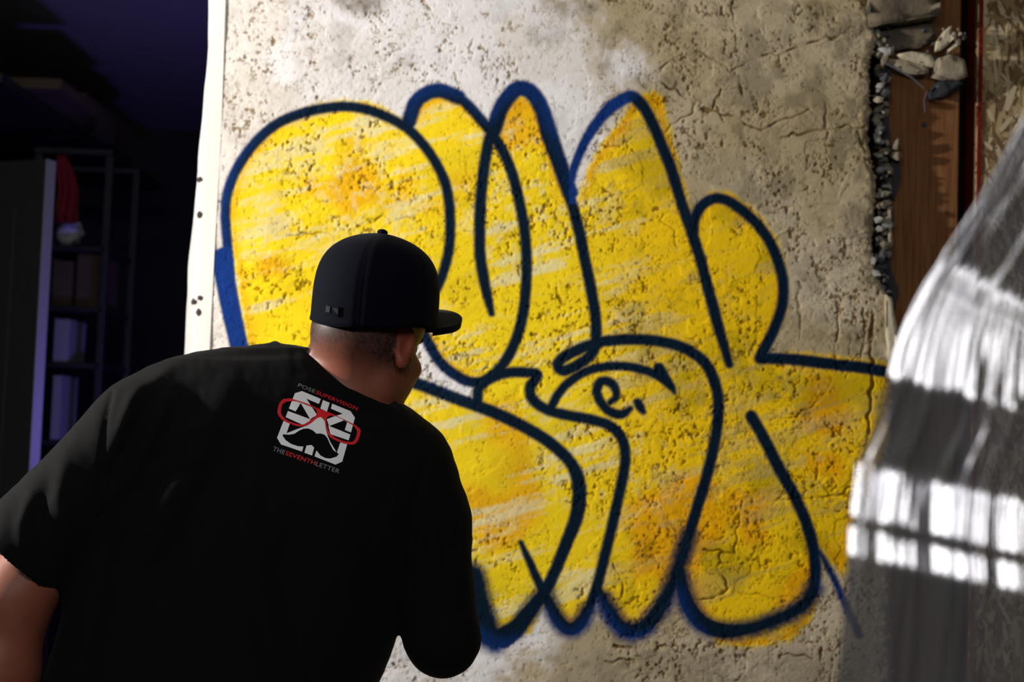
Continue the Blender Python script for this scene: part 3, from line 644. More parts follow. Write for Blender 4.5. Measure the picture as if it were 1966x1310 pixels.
# ================================================================== signed-distance modelling of the man
class Field:
    def __init__(s, lo, hi, h):
        s.lo = np.array(lo, float); s.h = h; s.n = np.ceil((np.array(hi) - s.lo) / h).astype(int) + 1
        s.F = np.full(tuple(s.n), 0.08, np.float32)
        s.ax = [s.lo[i] + h * np.arange(s.n[i]) for i in range(3)]
    def sub(s, lo, hi, pad):
        i0 = np.clip(((np.array(lo) - pad - s.lo) / s.h).astype(int), 0, s.n); i1 = np.clip(((np.array(hi) + pad - s.lo) / s.h).astype(int) + 2, 0, s.n)
        sl = tuple(slice(a, b) for a, b in zip(i0, i1))
        return sl, np.meshgrid(s.ax[0][sl[0]], s.ax[1][sl[1]], s.ax[2][sl[2]], indexing='ij', sparse=True)
    def put(s, sl, d, k, op='u'):
        d = d.astype(np.float32); A = s.F[sl]
        if op == 'c': d = -d; hh = np.maximum(k - np.abs(A - d), 0) / k; s.F[sl] = np.maximum(A, d) + hh * hh * k / 4
        else: hh = np.maximum(k - np.abs(A - d), 0) / k; s.F[sl] = np.minimum(A, d) - hh * hh * k / 4
    def cone(s, a, b, ra, rb, k=0.02, op='u', cut=None):
        a = np.array(a, float); b = np.array(b, float); R = max(ra, rb)
        sl, (x, y, z) = s.sub(np.minimum(a, b) - R, np.maximum(a, b) + R, k + 0.03)
        ab = b - a; L = ab @ ab
        t = np.clip(((x - a[0]) * ab[0] + (y - a[1]) * ab[1] + (z - a[2]) * ab[2]) / L, 0, 1)
        d = np.sqrt((x - a[0] - t * ab[0]) ** 2 + (y - a[1] - t * ab[1]) ** 2 + (z - a[2] - t * ab[2]) ** 2) - (ra + (rb - ra) * t)
        if cut is not None:
            c, n = cut; d = np.maximum(d, (x - c[0]) * n[0] + (y - c[1]) * n[1] + (z - c[2]) * n[2])
        s.put(sl, d, k, op)
    def ell(s, c, axes, r, k=0.02, op='u'):
        c = np.array(c, float); R = max(r)
        sl, (x, y, z) = s.sub(c - R, c + R, k + 0.03)
        q = [((x - c[0]) * A[0] + (y - c[1]) * A[1] + (z - c[2]) * A[2]) for A in axes]
        k0 = np.sqrt(sum((q[i] / r[i]) ** 2 for i in range(3))); k1 = np.sqrt(sum((q[i] / r[i] ** 2) ** 2 for i in range(3)))
        s.put(sl, k0 * (k0 - 1) / np.maximum(k1, 1e-6), k, op)
    def mesh(s):
        F = s.F; ins = F < 0; n = F.shape
        cs = np.zeros((n[0] - 1, n[1] - 1, n[2] - 1), np.int8)
        for a in (0, 1):
            for b in (0, 1):
                for c in (0, 1): cs += ins[a:n[0] - 1 + a, b:n[1] - 1 + b, c:n[2] - 1 + c]
        act = (cs > 0) & (cs < 8); I = np.argwhere(act); vid = -np.ones(cs.shape, np.int64); vid[act] = np.arange(len(I))
        S = np.zeros((len(I), 3)); N = np.zeros(len(I))
        corners = [(a, b, c) for a in (0, 1) for b in (0, 1) for c in (0, 1)]
        for p in corners:
            for ax in range(3):
                if p[ax]: continue
                q = list(p); q[ax] = 1
                fa = F[I[:, 0] + p[0], I[:, 1] + p[1], I[:, 2] + p[2]]; fb = F[I[:, 0] + q[0], I[:, 1] + q[1], I[:, 2] + q[2]]
                m = (fa < 0) != (fb < 0); t = np.where(m, fa / np.where(m, fa - fb, 1), 0)
                for j in range(3): S[:, j] += m * (p[j] + (t if j == ax else 0))
                N += m
        V = s.lo + s.h * (I + S / N[:, None])
        Q = []
        for ax in range(3):
            o1, o2 = [j for j in range(3) if j != ax]
            sl0 = [slice(1, n[j] - 1) for j in range(3)]; sl0[ax] = slice(0, n[ax] - 1); sl1 = list(sl0); sl1[ax] = slice(1, n[ax])
            a = ins[tuple(sl0)]; b = ins[tuple(sl1)]; E = np.argwhere(a != b)
            off = np.array([sl0[j].start for j in range(3)]); g = E + off
            fl = a[tuple(E.T)]
            def cell(d1, d2):
                h = g.copy(); h[:, o1] -= d1; h[:, o2] -= d2; return vid[h[:, 0], h[:, 1], h[:, 2]]
            q = np.stack([cell(1, 1), cell(0, 1), cell(0, 0), cell(1, 0)], 1)
            if ax == 1: fl = ~fl
            q[~fl] = q[~fl][:, ::-1]; Q.append(q)
        return V, np.vstack(Q)
def relax(V, Q, it=2, lam=0.5):
    A = np.vstack([Q[:, [0, 1]], Q[:, [1, 2]], Q[:, [2, 3]], Q[:, [3, 0]]]); A = np.vstack([A, A[:, ::-1]])
    cnt = np.bincount(A[:, 0], minlength=len(V))[:, None]
    for i in range(it):
        for l in (lam, -lam * 0.98):
            S = np.stack([np.bincount(A[:, 0], weights=V[A[:, 1], j], minlength=len(V)) for j in range(3)], 1)
            V = V + l * (S / np.maximum(cnt, 1) - V)
    return V
def vnormals(V, Q):
    d1 = V[Q[:, 2]] - V[Q[:, 0]]; d2 = V[Q[:, 3]] - V[Q[:, 1]]; n = np.cross(d1, d2); N = np.zeros_like(V)
    for k in range(4):
        for j in range(3): N[:, j] += np.bincount(Q[:, k], weights=n[:, j], minlength=len(V))
    return N / np.maximum(np.linalg.norm(N, axis=1, keepdims=True), 1e-12)

man = empty('person', (-0.45, 2.12, 0.0))
tag(man, 'person in black printed t-shirt and navy cap, back to us, leaning toward the graffiti', 'person')

# torso sections: (row, left, right, half depth)
ROWS = np.array([(660, 508, 522, .012), (664, 455, 575, .028), (669, 405, 596, .040), (677, 358, 615, .052), (690, 312, 645, .068), (705, 280, 676, .080), (729, 244, 716, .096), (753, 222, 744, .108), (774, 212, 758, .116), (792, 207, 783, .121),
                 (820, 204, 815, .128), (850, 203, 832, .133), (900, 202, 838, .140), (960, 196, 830, .146), (1043, 176, 806, .150), (1129, 158, 786, .152), (1186, 146, 775, .153), (1222, 138, 761, .154), (1257, 126, 750, .155), (1310, 108, 729, .157), (1400, 88, 700, .160), (1500, 84, 690, .160)], float)
def torso(Fd, shrink, rowmin, rowmax, k=0.02, op='u'):
    # depth of the section centre leans: the shoulders are nearer the wall than the hips, right side farther
    dcen = lambda v: np.interp(v, [-0.70, -0.5, -0.05, 0.0], [2.10, 2.12, 2.19, 2.20])
    rows = ROWS[(ROWS[:, 0] >= rowmin) & (ROWS[:, 0] <= rowmax)]
    D0 = 2.14
    vv = (655 - rows[:, 0]) / FPX * D0; o = np.argsort(vv)
    xl = (rows[:, 1] - 983) / FPX * D0 + shrink; xr = (rows[:, 2] - 983) / FPX * D0 - shrink; b = np.maximum(rows[:, 3] - shrink, 0.01)
    lo = (xl.min(), vv.min(), 1.9); hi = (xr.max(), vv.max(), 2.45)
    sl, (x, y, z) = Fd.sub(lo, hi, k + 0.03)
    yv = y[0, :, 0]
    XLv = np.interp(yv, vv[o], xl[o])[None, :, None]; XRv = np.interp(yv, vv[o], xr[o])[None, :, None]; B = np.interp(yv, vv[o], b[o])[None, :, None]
    cx = (XLv + XRv) / 2; ax_ = (XRv - XLv) / 2; cz = dcen(yv)[None, :, None] + (x - cx) * 0.22
    nrm_ = ((np.abs(x - cx) / ax_) ** 2.5 + (np.abs(z - cz) / B) ** 2.5) ** (1 / 2.5)
    d = (nrm_ - 1) * np.minimum(B, ax_) * 0.9
    d = np.maximum(d, np.maximum(vv.min() - y, y - vv.max() - 0.004))
    Fd.put(sl, d, k, op)

# arm joints
LSH, LEL, LWR = C(268, 812, 2.08), C(22, 1152, 2.00), C(-66, 1500, 1.96)
RSH, RMID, REL = C(785, 918, 2.19), C(826, 1000, 2.19), C(850, 1228, 2.17)
RWR = C(858, 1190, 2.42)
# ---- t-shirt
SH = Field((-0.86, -0.72, 1.86), (0.02, 0.03, 2.46), 0.0042)
torso(SH, 0.0, 0, 1500, 0.01)
ldir = (LEL - LSH); ldir = ldir / np.linalg.norm(ldir)
LHEM = C(24, 1078, 2.01); hdir = (LHEM - LSH); hdir /= np.linalg.norm(hdir)
SH.cone(LSH, LHEM + hdir * 0.06, 0.061, 0.077, 0.035, cut=(LHEM, hdir))
RHEM = C(853, 1252, 2.165)
SH.cone(RSH, RMID, 0.066, 0.060, 0.05)
SH.cone(RMID, REL, 0.060, 0.053, 0.02)
SH.cone(REL, C(850, 1236, 2.20), 0.053, 0.050, 0.02)
# hollows: sleeve mouth, elbow opening, hem
SH.cone(LHEM - hdir * 0.05, LHEM + hdir * 0.08, 0.060, 0.071, 0.004, 'c')
SH.cone(C(850, 1222, 2.215), C(851, 1212, 2.30), 0.040, 0.046, 0.006, 'c')
V, Q = SH.mesh(); V = relax(V, Q, 3)
N = vnormals(V, Q)
if np.mean(np.sum(N * (V - V.mean(0)), 1)) < 0: Q = Q[:, ::-1]; N = -N
vx = 983 + FPX * V[:, 0] / V[:, 2]; vy = 655 - FPX * V[:, 1] / V[:, 2]
def seg_dist(px_, py_, pts):
    best = np.full(px_.shape, 1e9); tt = np.zeros(px_.shape); n = len(pts) - 1
    for i in range(n):
        a = np.array(pts[i], float); b = np.array(pts[i + 1], float); ab = b - a
        t = np.clip(((px_ - a[0]) * ab[0] + (py_ - a[1]) * ab[1]) / (ab @ ab), 0, 1)
        d = np.hypot(px_ - a[0] - t * ab[0], py_ - a[1] - t * ab[1]); m = d < best
        best = np.where(m, d, best); tt = np.where(m, (i + t) / n, tt)
    return best, tt
disp = np.zeros(len(V)); facing = sst(0.1, -0.35, N[:, 2])
FOLDS = [([(214, 752), (204, 800), (197, 870), (192, 940), (197, 990)], 5, -0.0035, 0),
         ([(290, 765), (262, 820), (232, 880), (202, 945)], 16, -0.011, 1), ([(262, 750), (238, 810), (216, 880)], 15, 0.007, 1), ([(330, 745), (300, 815), (262, 885), (216, 960)], 18, 0.009, 1),
         ([(430, 760), (390, 830), (340, 930), (290, 1020), (225, 1120), (190, 1250)], 30, 0.010, 1), ([(470, 800), (430, 890), (380, 980), (330, 1080), (290, 1200)], 26, -0.009, 1),
         ([(486, 900), (470, 1000), (482, 1110), (528, 1290)], 30, 0.008, 1), ([(560, 1000), (545, 1080), (560, 1180), (600, 1300)], 28, -0.007, 1),
         ([(350, 690), (300, 730), (250, 770)], 14, 0.004, 1), ([(90, 930), (75, 990), (82, 1070)], 14, -0.006, 1), ([(130, 870), (116, 960), (130, 1060)], 16, 0.006, 1), ([(60, 950), (40, 1010), (44, 1080)], 12, 0.005, 1),
         ([(300, 860), (350, 830), (410, 815)], 12, 0.004, 1), ([(250, 950), (330, 915), (400, 900)], 12, -0.004, 1), ([(760, 950), (740, 1010), (745, 1060)], 14, 0.006, 1), ([(820, 880), (800, 960), (790, 1060), (782, 1160)], 9, -0.009, 1),
         ([(210, 1010), (205, 1100), (180, 1220), (150, 1310)], 20, -0.008, 1), ([(640, 960), (660, 1060), (650, 1200)], 34, 0.006, 1), ([(880, 960), (870, 1040), (880, 1110)], 10, 0.004, 1), ([(840, 1010), (860, 1060), (850, 1140)], 10, -0.004, 1),
         ([(390, 680), (480, 678), (560, 680)], 10, -0.003, 1), ([(0, 1062), (30, 1082), (60, 1098), (103, 1104)], 3.0, -0.0015, 0), ([(650, 800), (720, 830), (790, 900)], 22, 0.004, 1)]
for pts, wd, amp, taper in FOLDS:
    d, t = seg_dist(vx, vy, pts)
    disp += amp * np.exp(-(d / wd) ** 2) * (np.sin(np.pi * np.clip(t, 0.04, 0.96)) ** 0.5 if taper else 1)
disp += 0.0016 * fbm(vx / 60 + vy / 200, vy / 110 - vx / 90, 3, 301) + 0.0007 * fbm(vx / 22, vy / 34, 2, 302)
V = V + N * (disp * facing)[:, None]
# silhouettes ripple a little
V = V + N * (0.0022 * fbm(vx / 40 + V[:, 2] * 6, vy / 40, 2, 303) * (1 - facing))[:, None]
SHV = C2W(V)
sme = np_mesh('t_shirt', SHV, Q, True)
tshirt = link('t_shirt', sme, man, m_shirt); tshirt['label'] = 'black short-sleeved t-shirt with a printed emblem on the back'
bvh = BVHTree.FromPolygons([Vector(p) for p in SHV.tolist()], Q.tolist())

# ---- body (skin)
YAW = math.radians(35); RL = math.radians(8)
f0 = np.array([math.sin(YAW), 0, math.cos(YAW)]); s0 = np.array([math.cos(YAW), 0, -math.sin(YAW)]); u0 = np.array([0, 1.0, 0])
def frame(pitch, roll=RL):
    up = math.cos(roll) * u0 + math.sin(roll) * s0; sd = math.cos(roll) * s0 - math.sin(roll) * u0
    p = math.radians(pitch); f = math.cos(p) * f0 - math.sin(p) * up; up = math.cos(p) * up + math.sin(p) * f0
    return sd, up, f
_y = math.radians(27)
f0 = np.array([math.sin(_y), 0, math.cos(_y)]); s0 = np.array([math.cos(_y), 0, -math.sin(_y)])
hs_, hu_, hf_ = frame(20)
f0 = np.array([math.sin(YAW), 0, math.cos(YAW)]); s0 = np.array([math.cos(YAW), 0, -math.sin(YAW)])
HC = C(698, 645, 2.20)
def hp(s, u_, f): return HC + hs_ * s + hu_ * u_ + hf_ * f
AX = (hs_, hu_, hf_)
B = Field((-0.93, -1.02, 1.86), (0.02, 0.20, 2.72), 0.0040)
torso(B, 0.016, 690, 1500, 0.02)
B.cone(C(640, 800, 2.21), C(676, 730, 2.215), 0.07, 0.066, 0.03)
B.cone(C(676, 730, 2.215), C(684, 650, 2.205), 0.066, 0.0665, 0.02)
B.ell(hp(0.002, .045, .012), AX, (.0755, .092, .093), 0.02)
B.ell(hp(0.002, .0, -.022), AX, (.066, .055, .060), 0.03)
B.ell(hp(0, -.045, .040), AX, (.064, .062, .066), 0.03)
B.ell(hp(0, -.085, .070), AX, (.036, .030, .040), 0.03)
for sg in (-1, 1):
    B.ell(hp(sg * .046, -.020, .075), AX, (.024, .020, .020), 0.015)        # cheekbones
    B.ell(hp(sg * .031, .018, .098), AX, (.019, .011, .012), 0.010, 'c')    # eye sockets
    B.ell(hp(sg * .030, .015, .090), AX, (.015, .012, .012), 0.006)         # lids
    B.ell(hp(sg * .030, .034, .096), AX, (.020, .007, .008), 0.010)         # brow
    B.ell(hp(sg * .052, -.062, .022), AX, (.018, .030, .026), 0.02)         # jaw angle
    B.ell(hp(sg * .044, -.040, .055), AX, (.026, .036, .030), 0.02)         # full cheeks
    # ear: shell, rim, lobe
    ea = hp(sg * .080, -.006, -.004)
    nrm_e = hs_ * sg * 0.86 + hf_ * -0.50; tang = hf_ * 0.86 + hs_ * sg * 0.50
    B.ell(ea, (tang, hu_, nrm_e), (.0155, .029, .0075), 0.010)
    B.ell(ea + nrm_e * .007, (tang, hu_, nrm_e), (.0095, .019, .0055), 0.006, 'c')
    B.ell(ea - hu_ * .027 + tang * .003, (tang, hu_, nrm_e), (.009, .010, .006), 0.008)
B.cone(hp(0, .020, .104), hp(0, -.014, .122), .007, .011, .012)             # nose
for sg in (-1, 1): B.ell(hp(sg * .012, -.018, .110), AX, (.008, .007, .010), .006)
B.ell(hp(0, -.042, .104), AX, (.022, .006, .010), .008); B.ell(hp(0, -.052, .102), AX, (.020, .006, .009), .006)
B.ell(hp(0, -.047, .114), AX, (.020, .0015, .008), .003, 'c')
# arms
B.cone(LSH, LEL, .050, .048, .03)
FD = (LWR - LEL) / np.linalg.norm(LWR - LEL)
B.cone(LEL, LEL + FD * .10, .050, .0545, .03); B.cone(LEL + FD * .10, LWR, .052, .030, .03)
B.cone(RSH, REL, .046, .040, .02)
RFD = (RWR - REL) / np.linalg.norm(RWR - REL)
B.cone(REL, REL + RFD * .08, .041, .043, .02); B.cone(REL + RFD * .08, RWR, .043, .027, .02)
def hand(wr, d, nrm_p, side, curl):
    """palm and five unequal bent fingers; nrm_p points out of the palm, side towards the thumb"""
    d = d / np.linalg.norm(d); nrm_p = nrm_p - d * (nrm_p @ d); nrm_p /= np.linalg.norm(nrm_p)
    side = side - d * (side @ d) - nrm_p * (side @ nrm_p); side /= np.linalg.norm(side)
    B.ell(wr + d * .048, (d, side, nrm_p), (.050, .041, .016), .015)
    B.ell(wr + d * .030 + side * .026 + nrm_p * .008, (d, side, nrm_p), (.030, .018, .015), .012)
    for k, (off, L) in enumerate(((.029, .076), (.010, .086), (-.010, .080), (-.028, .062))):
        p = wr + d * (.084 - .004 * abs(k - 1)) + side * off; a = curl * 0.6; rr = .0092 - .0006 * k
        for j, fr in enumerate((.45, .30, .25)):
            dd = d * math.cos(a) + nrm_p * math.sin(a); q = p + dd * L * fr
            B.cone(p, q, rr, rr * .92, .0035); p = q; rr *= .92; a += curl
    p = wr + d * .030 + side * .034 + nrm_p * .006; a = 0.75
    for fr, rr in ((.035, .0112), (.028, .0100), (.024, .0090)):
        dd = d * math.cos(a) + side * math.sin(a) * .75 + nrm_p * (.35 + curl * .3); dd /= np.linalg.norm(dd); q = p + dd * fr
        B.cone(p, q, rr, rr * .9, .004); p = q; a -= 0.35
hand(LWR, FD, np.array([0.8, 0, 0.3]), np.array([0.2, 0, 1.0]), 0.35)
hand(RWR, RFD, np.array([-1.0, 0.0, 0.1]), np.array([0, 1.0, 0.0]), 0.75)
V, Q = B.mesh(); V = relax(V, Q, 2)
N = vnormals(V, Q)
if np.mean(np.sum(N * (V - V.mean(0)), 1)) < 0: Q = Q[:, ::-1]; N = -N
rel = V - HC; hs_c = rel @ hs_; hu_c = rel @ hu_; hf_c = rel @ hf_
ncol = np.tile(np.array([0.235, 0.073, 0.042]), (len(V), 1)) * (1 + 0.10 * fbm(V[:, 0] * 60, V[:, 1] * 60 + V[:, 2] * 30, 3, 401))[:, None]
near = (np.abs(hs_c) < .12) & (np.abs(hf_c) < .14) & (hu_c > -.14)
hair_line = -0.066 + 0.02 * sst(-0.02, 0.05, hf_c) + 0.10 * sst(0.035, 0.06, hf_c)
earm = (np.abs(hs_c) > 0.074) & (hf_c > -0.035) & (hf_c < .02)
hairf = sst(0.0, 1.0, (hu_c - hair_line + 0.012) / 0.060) * (0.85 + 0.3 * fbm(V[:, 0] * 500, V[:, 1] * 500 + V[:, 2] * 300, 2, 402)) * near * (~earm)
ncol = ncol + (np.array([0.018, 0.014, 0.012]) - ncol) * np.clip(hairf, 0, 0.96)[:, None]
lips = near & (np.abs(hu_c + .047) < .010) & (np.abs(hs_c) < .022) & (hf_c > .1); ncol[lips] *= np.array([1.0, 0.6, 0.65])
brow = near & (np.abs(hu_c - .036) < .005) & (np.abs(np.abs(hs_c) - .03) < .016) & (hf_c > .09); ncol[brow] *= 0.25
ncol[near & earm] *= np.array([1.15, 0.85, 0.85])
body = link('body', np_mesh('body', C2W(V), Q, True, ncol), man, m_skin); body['label'] = 'fair skin of head, neck and arms with a close-shaved nape'
for sg in (-1, 1):
    bm = bmesh.new(); bmesh.ops.create_uvsphere(bm, u_segments=16, v_segments=10, radius=0.0115, matrix=Matrix.Translation(C2W(hp(sg * .030, .015, .092)[None])[0])); bm_obj('eye', bm, m_eye, man, True)
# ---- collar: a ribbed band lying around the neck
bm = bmesh.new()
back_pts = [(596, 670), (622, 681), (652, 694), (682, 709), (708, 723), (728, 738), (746, 756), (762, 775)]
ringp = []
for (a_, b_) in back_pts:
    d_ = Vector(_F + _R * (a_ - 4 - 983) / FPX - _U * (b_ + 7 - 655) / FPX).normalized(); h_ = bvh.ray_cast(Vector(CAMP), d_)
    if h_[0] is not None: ringp.append(h_[0] + h_[1] * 0.0)
if len(ringp) > 3:
    front = [Vector(C2W(C(a_, b_, dd)[None])[0]) for a_, b_, dd in ((772, 800, 2.19), (740, 815, 2.26), (690, 800, 2.30), (630, 760, 2.30), (596, 710, 2.26), (588, 684, 2.20))]
    ringp = ringp + front
    n = len(ringp); pts = catmull([tuple(p) for p in ringp] + [tuple(ringp[0])], 0.006)
    cen = Vector(pts.mean(0)); rings = []
    for i in range(len(pts) - 1):
        p = Vector(pts[i]); t = (Vector(pts[(i + 1) % (len(pts) - 1)]) - Vector(pts[i - 1 if i else len(pts) - 2])).normalized()
        o_ = (p - cen); o_ = (o_ - t * o_.dot(t)).normalized(); b_ = t.cross(o_).normalized()
        if b_.z < 0: b_ = -b_
        rings.append([bm.verts.new(p + o_ * (0.0032 * math.cos(k * math.pi / 4)) + b_ * (0.009 * math.sin(k * math.pi / 4)) ) for k in range(8)])
    for i in range(len(rings)):
        r0, r1 = rings[i], rings[(i + 1) % len(rings)]
        for k in range(8): bm.faces.new((r0[k], r0[(k + 1) % 8], r1[(k + 1) % 8], r1[k]))
    bmesh.ops.recalc_face_normals(bm, faces=bm.faces)
    bm_obj('collar', bm, m_collar, tshirt, True)
else: bm.free()

# ---- printed emblem on the shirt back (flat ink lying on the cloth)
def z2p(x, y): return 500 + x / 5.954, 710 + y / 5.954
def drape(name, polys, m, lift, label):
    bm = bmesh.new()
    for rings in polys:
        flat = [p for r in rings for p in r]
        tris = geometry.tessellate_polygon([[Vector((p[0], p[1], 0)) for p in r] for r in rings])
        vs = [bm.verts.new((p[0], p[1], 0)) for p in flat]
        for t in tris:
            try: bm.faces.new([vs[i] for i in t])
            except ValueError: pass
    for _ in range(5):
        es = [e for e in bm.edges if e.calc_length() > 40]
        if not es: break
        bmesh.ops.subdivide_edges(bm, edges=es, cuts=1); bmesh.ops.triangulate(bm, faces=bm.faces)
    settle(bm, lift); o = bm_obj(name, bm, m, tshirt); o['label'] = label
    return o
def settle(bm, lift):
    for v in bm.verts:
        a_, b_ = z2p(v.co.x, v.co.y); d_ = Vector(_F + _R * (a_ - 983) / FPX - _U * (b_ - 655) / FPX).normalized()
        h_ = bvh.ray_cast(Vector(CAMP), d_)
        v.co = (h_[0] - d_ * lift) if h_[0] is not None else Vector(W(a_, b_, 2.1))
def arc(pts, n=5):
    return [tuple(p) for p in catmull([tuple(p) for p in pts] + [tuple(pts[0])], 18)[:-1]]
emb = [[[(475, 245), (690, 335), (668, 392), (526, 332), (648, 520), (600, 545), (570, 568), (460, 382), (402, 477), (325, 445), (395, 270)]],
       [[(715, 347), (792, 380), (760, 480), (685, 445)]],
       [[(820, 390), (1030, 475), (1080, 550), (1035, 718), (965, 690), (992, 600), (955, 580), (785, 645), (758, 568), (850, 532), (940, 505), (805, 445)]],
       [[(315, 473), (572, 568), (545, 622), (500, 638), (288, 543)]],
       [[(775, 640), (1028, 742), (1008, 808), (800, 738)]],
       [[(640, 560), (680, 540), (702, 548), (735, 590), (750, 690), (770, 760), (800, 830), (870, 945), (835, 922), (795, 850), (765, 780), (735, 745), (690, 730), (640, 732), (600, 694), (545, 672), (490, 676), (440, 698), (390, 732), (340, 742), (298, 728), (420, 680), (540, 636)]],
       [[(265, 585), (338, 612), (298, 728), (340, 745), (300, 742), (262, 738), (252, 756), (290, 808), (350, 850), (430, 876), (492, 880), (475, 937), (235, 855), (190, 780)]],
       [[(585, 862), (614, 892), (590, 982), (502, 950), (528, 868)]],
       [[(640, 925), (690, 985), (745, 1012), (800, 1018), (870, 995), (896, 966), (875, 945), (915, 826), (992, 850), (935, 1052), (858, 1086), (618, 992)]]]
drape('printed_emblem', emb, m_pwhite, 0.0010, 'white block-letter emblem printed on the shirt back')
gl = [[arc([(260, 335), (340, 330), (400, 345), (540, 390), (650, 440), (760, 480), (870, 525), (960, 570), (1060, 620), (1130, 670), (1145, 710), (1120, 800), (1080, 850), (1010, 855), (900, 825), (800, 775), (755, 700), (735, 590), (700, 548), (680, 542), (640, 560), (580, 610), (520, 640), (450, 650), (370, 630), (260, 580), (205, 520), (195, 470), (220, 380)]),
       arc([(300, 365), (400, 360), (520, 400), (620, 445), (646, 490), (620, 540), (540, 600), (480, 628), (400, 615), (300, 575), (245, 520), (235, 470), (250, 400)]),
       arc([(800, 525), (870, 534), (960, 580), (1050, 632), (1095, 680), (1105, 720), (1085, 790), (1050, 825), (1000, 825), (900, 800), (810, 745), (775, 690), (754, 610), (757, 550)])]]
drape('printed_glasses', gl, m_pred, 0.0016, 'red spectacles frame printed over the white emblem')
def lettering(name, word, p0, p1, height, m, label):
    cu = bpy.data.curves.new('t', 'FONT'); cu.body = word; cu.size = 1.0; cu.offset = 0.012; cu.space_character = 1.08
    to_ = bpy.data.objects.new('t', cu); COL.objects.link(to_); bpy.context.view_layer.update()
    dg = bpy.context.evaluated_depsgraph_get(); me = bpy.data.meshes.new_from_object(to_.evaluated_get(dg))
    bpy.data.objects.remove(to_)
    bm = bmesh.new(); bm.from_mesh(me)
    xs_ = [v.co.x for v in bm.verts]; ys_ = [v.co.y for v in bm.verts]; x0, x1 = min(xs_), max(xs_); y0, y1 = min(ys_), max(ys_)
    d = np.array(p1, float) - np.array(p0, float); L = np.hypot(*d); d /= L; nn = np.array([d[1], -d[0]])
    for v in bm.verts:
        a_ = np.array(p0) + d * L * (v.co.x - x0) / (x1 - x0) + nn * height * (v.co.y - y0) / (y1 - y0); v.co = Vector((a_[0], a_[1], 0))
    settle(bm, 0.0010); o = bm_obj(name, bm, m, tshirt); o['label'] = label
def lerp2(a, b, t): return (a[0] + (b[0] - a[0]) * t, a[1] + (b[1] - a[1]) * t)
T0, T1 = (425, 192), (1102, 468); B0, B1 = (138, 925), (896, 1190)
lettering('printed_lettering', 'POSE', T0, lerp2(T0, T1, .285), 42, m_pgrey, 'grey word POSE above the emblem')
lettering('printed_lettering', 'SUPERVISION', lerp2(T0, T1, .305), T1, 42, m_pred, 'red word SUPERVISION above the emblem')
lettering('printed_lettering', 'THE', B0, lerp2(B0, B1, .175), 50, m_pgrey, 'grey word THE below the emblem')
lettering('printed_lettering', 'SEVENTH', lerp2(B0, B1, .19), lerp2(B0, B1, .635), 50, m_pred, 'red word SEVENTH below the emblem')
lettering('printed_lettering', 'LETTER', lerp2(B0, B1, .648), B1, 50, m_pgrey, 'grey word LETTER below the emblem')

# ---- cap
cs_, cu_, cf_ = frame(2, math.radians(7))
CC = C(719, 619, 2.205)
cap = None
def cp(s, u_, f): return C2W((CC + cs_ * s + cu_ * u_ + cf_ * f)[None])[0]
bm = bmesh.new(); NS, NR = 96, 30; rings = []
for outer in (True, False):
    for i in range(NR + 1):
        t = i / NR; tt = 1 - (1 - t) ** 1.6 if outer else t
        hgt = 0.142 * tt; rf = (max(1 - tt ** 4.2, 0)) ** 0.56
        if not outer: rf *= 0.96; hgt *= 0.965
        row = []
        for k in range(NS):
            a = 2 * math.pi * k / NS
            seam = abs(((a + math.pi / 6) / (math.pi / 3) + 0.5) % 1 - 0.5) * (math.pi / 3)
            g_ = 1 - 0.014 * math.exp(-(seam / 0.035) ** 2) * rf + 0.006 * math.exp(-((seam - 0.09) / 0.05) ** 2)
            front = 0.5 + 0.5 * math.cos(a)
            r_s = .0925 * rf * g_; r_f = (.106) * rf * g_
            if outer and tt < 0.03: r_s *= 1.008; r_f *= 1.008
            row.append(bm.verts.new(cp(r_s * math.sin(a), hgt + 0.012 * front * tt * (1 - tt) - 0.004 + (-0.006 * math.cos(2 * a)) * (1 - tt), r_f * math.cos(a) - 0.006 * tt)))
        rings.append(row)
def bridge(r0, r1, flip=False):
    for k in range(NS):
        q = (r0[k], r0[(k + 1) % NS], r1[(k + 1) % NS], r1[k]); bm.faces.new(q if not flip else q[::-1])
for i in range(NR): bridge(rings[i], rings[i + 1])
for i in range(NR): bridge(rings[NR + 1 + i], rings[NR + 2 + i], True)
bridge(rings[NR + 1], rings[0])
bmesh.ops.remove_doubles(bm, verts=bm.verts, dist=0.0002); bmesh.ops.recalc_face_normals(bm, faces=bm.faces)
cap = bm_obj('cap', bm, m_cap, man, True); cap['label'] = 'navy blue baseball cap'
bm = bmesh.new(); bmesh.ops.create_uvsphere(bm, u_segments=16, v_segments=10, radius=1.0)
for v in bm.verts: v.co = Vector(cp(v.co.x * .0085, .1395 + v.co.z * .0052, -.006 + v.co.y * .0085))
bm_obj('cap_button', bm, m_cap, cap, True)
bm = bmesh.new(); rows = []
for i in range(41):
    a = math.radians(-68 + 136 * i / 40); row = []
    for j in range(13):
        t = j / 12; s_in, f_in = .0915 * math.sin(a), .105 * math.cos(a)
        ext = 0.072 * max(math.cos(a * 90 / 74), 0) ** 0.42
        s = s_in * (1 + 0.06 * t); f = f_in + ext * t
        uu = 0.014 - 0.022 * (s / .09) ** 2 + 0.008 * t
        row.append(bm.verts.new(cp(s, uu + 0.001, f)))
    rows.append(row)
for a_, b_ in zip(rows, rows[1:]):
    for k in range(12):
        bm.faces.new((a_[k], a_[k + 1], b_[k + 1], b_[k]))
bmesh.ops.recalc_face_normals(bm, faces=bm.faces)
brim = bm_obj('cap_visor', bm, m_cap, cap, True); md = brim.modifiers.new('thick', 'SOLIDIFY'); md.thickness = 0.011; md.offset = 0
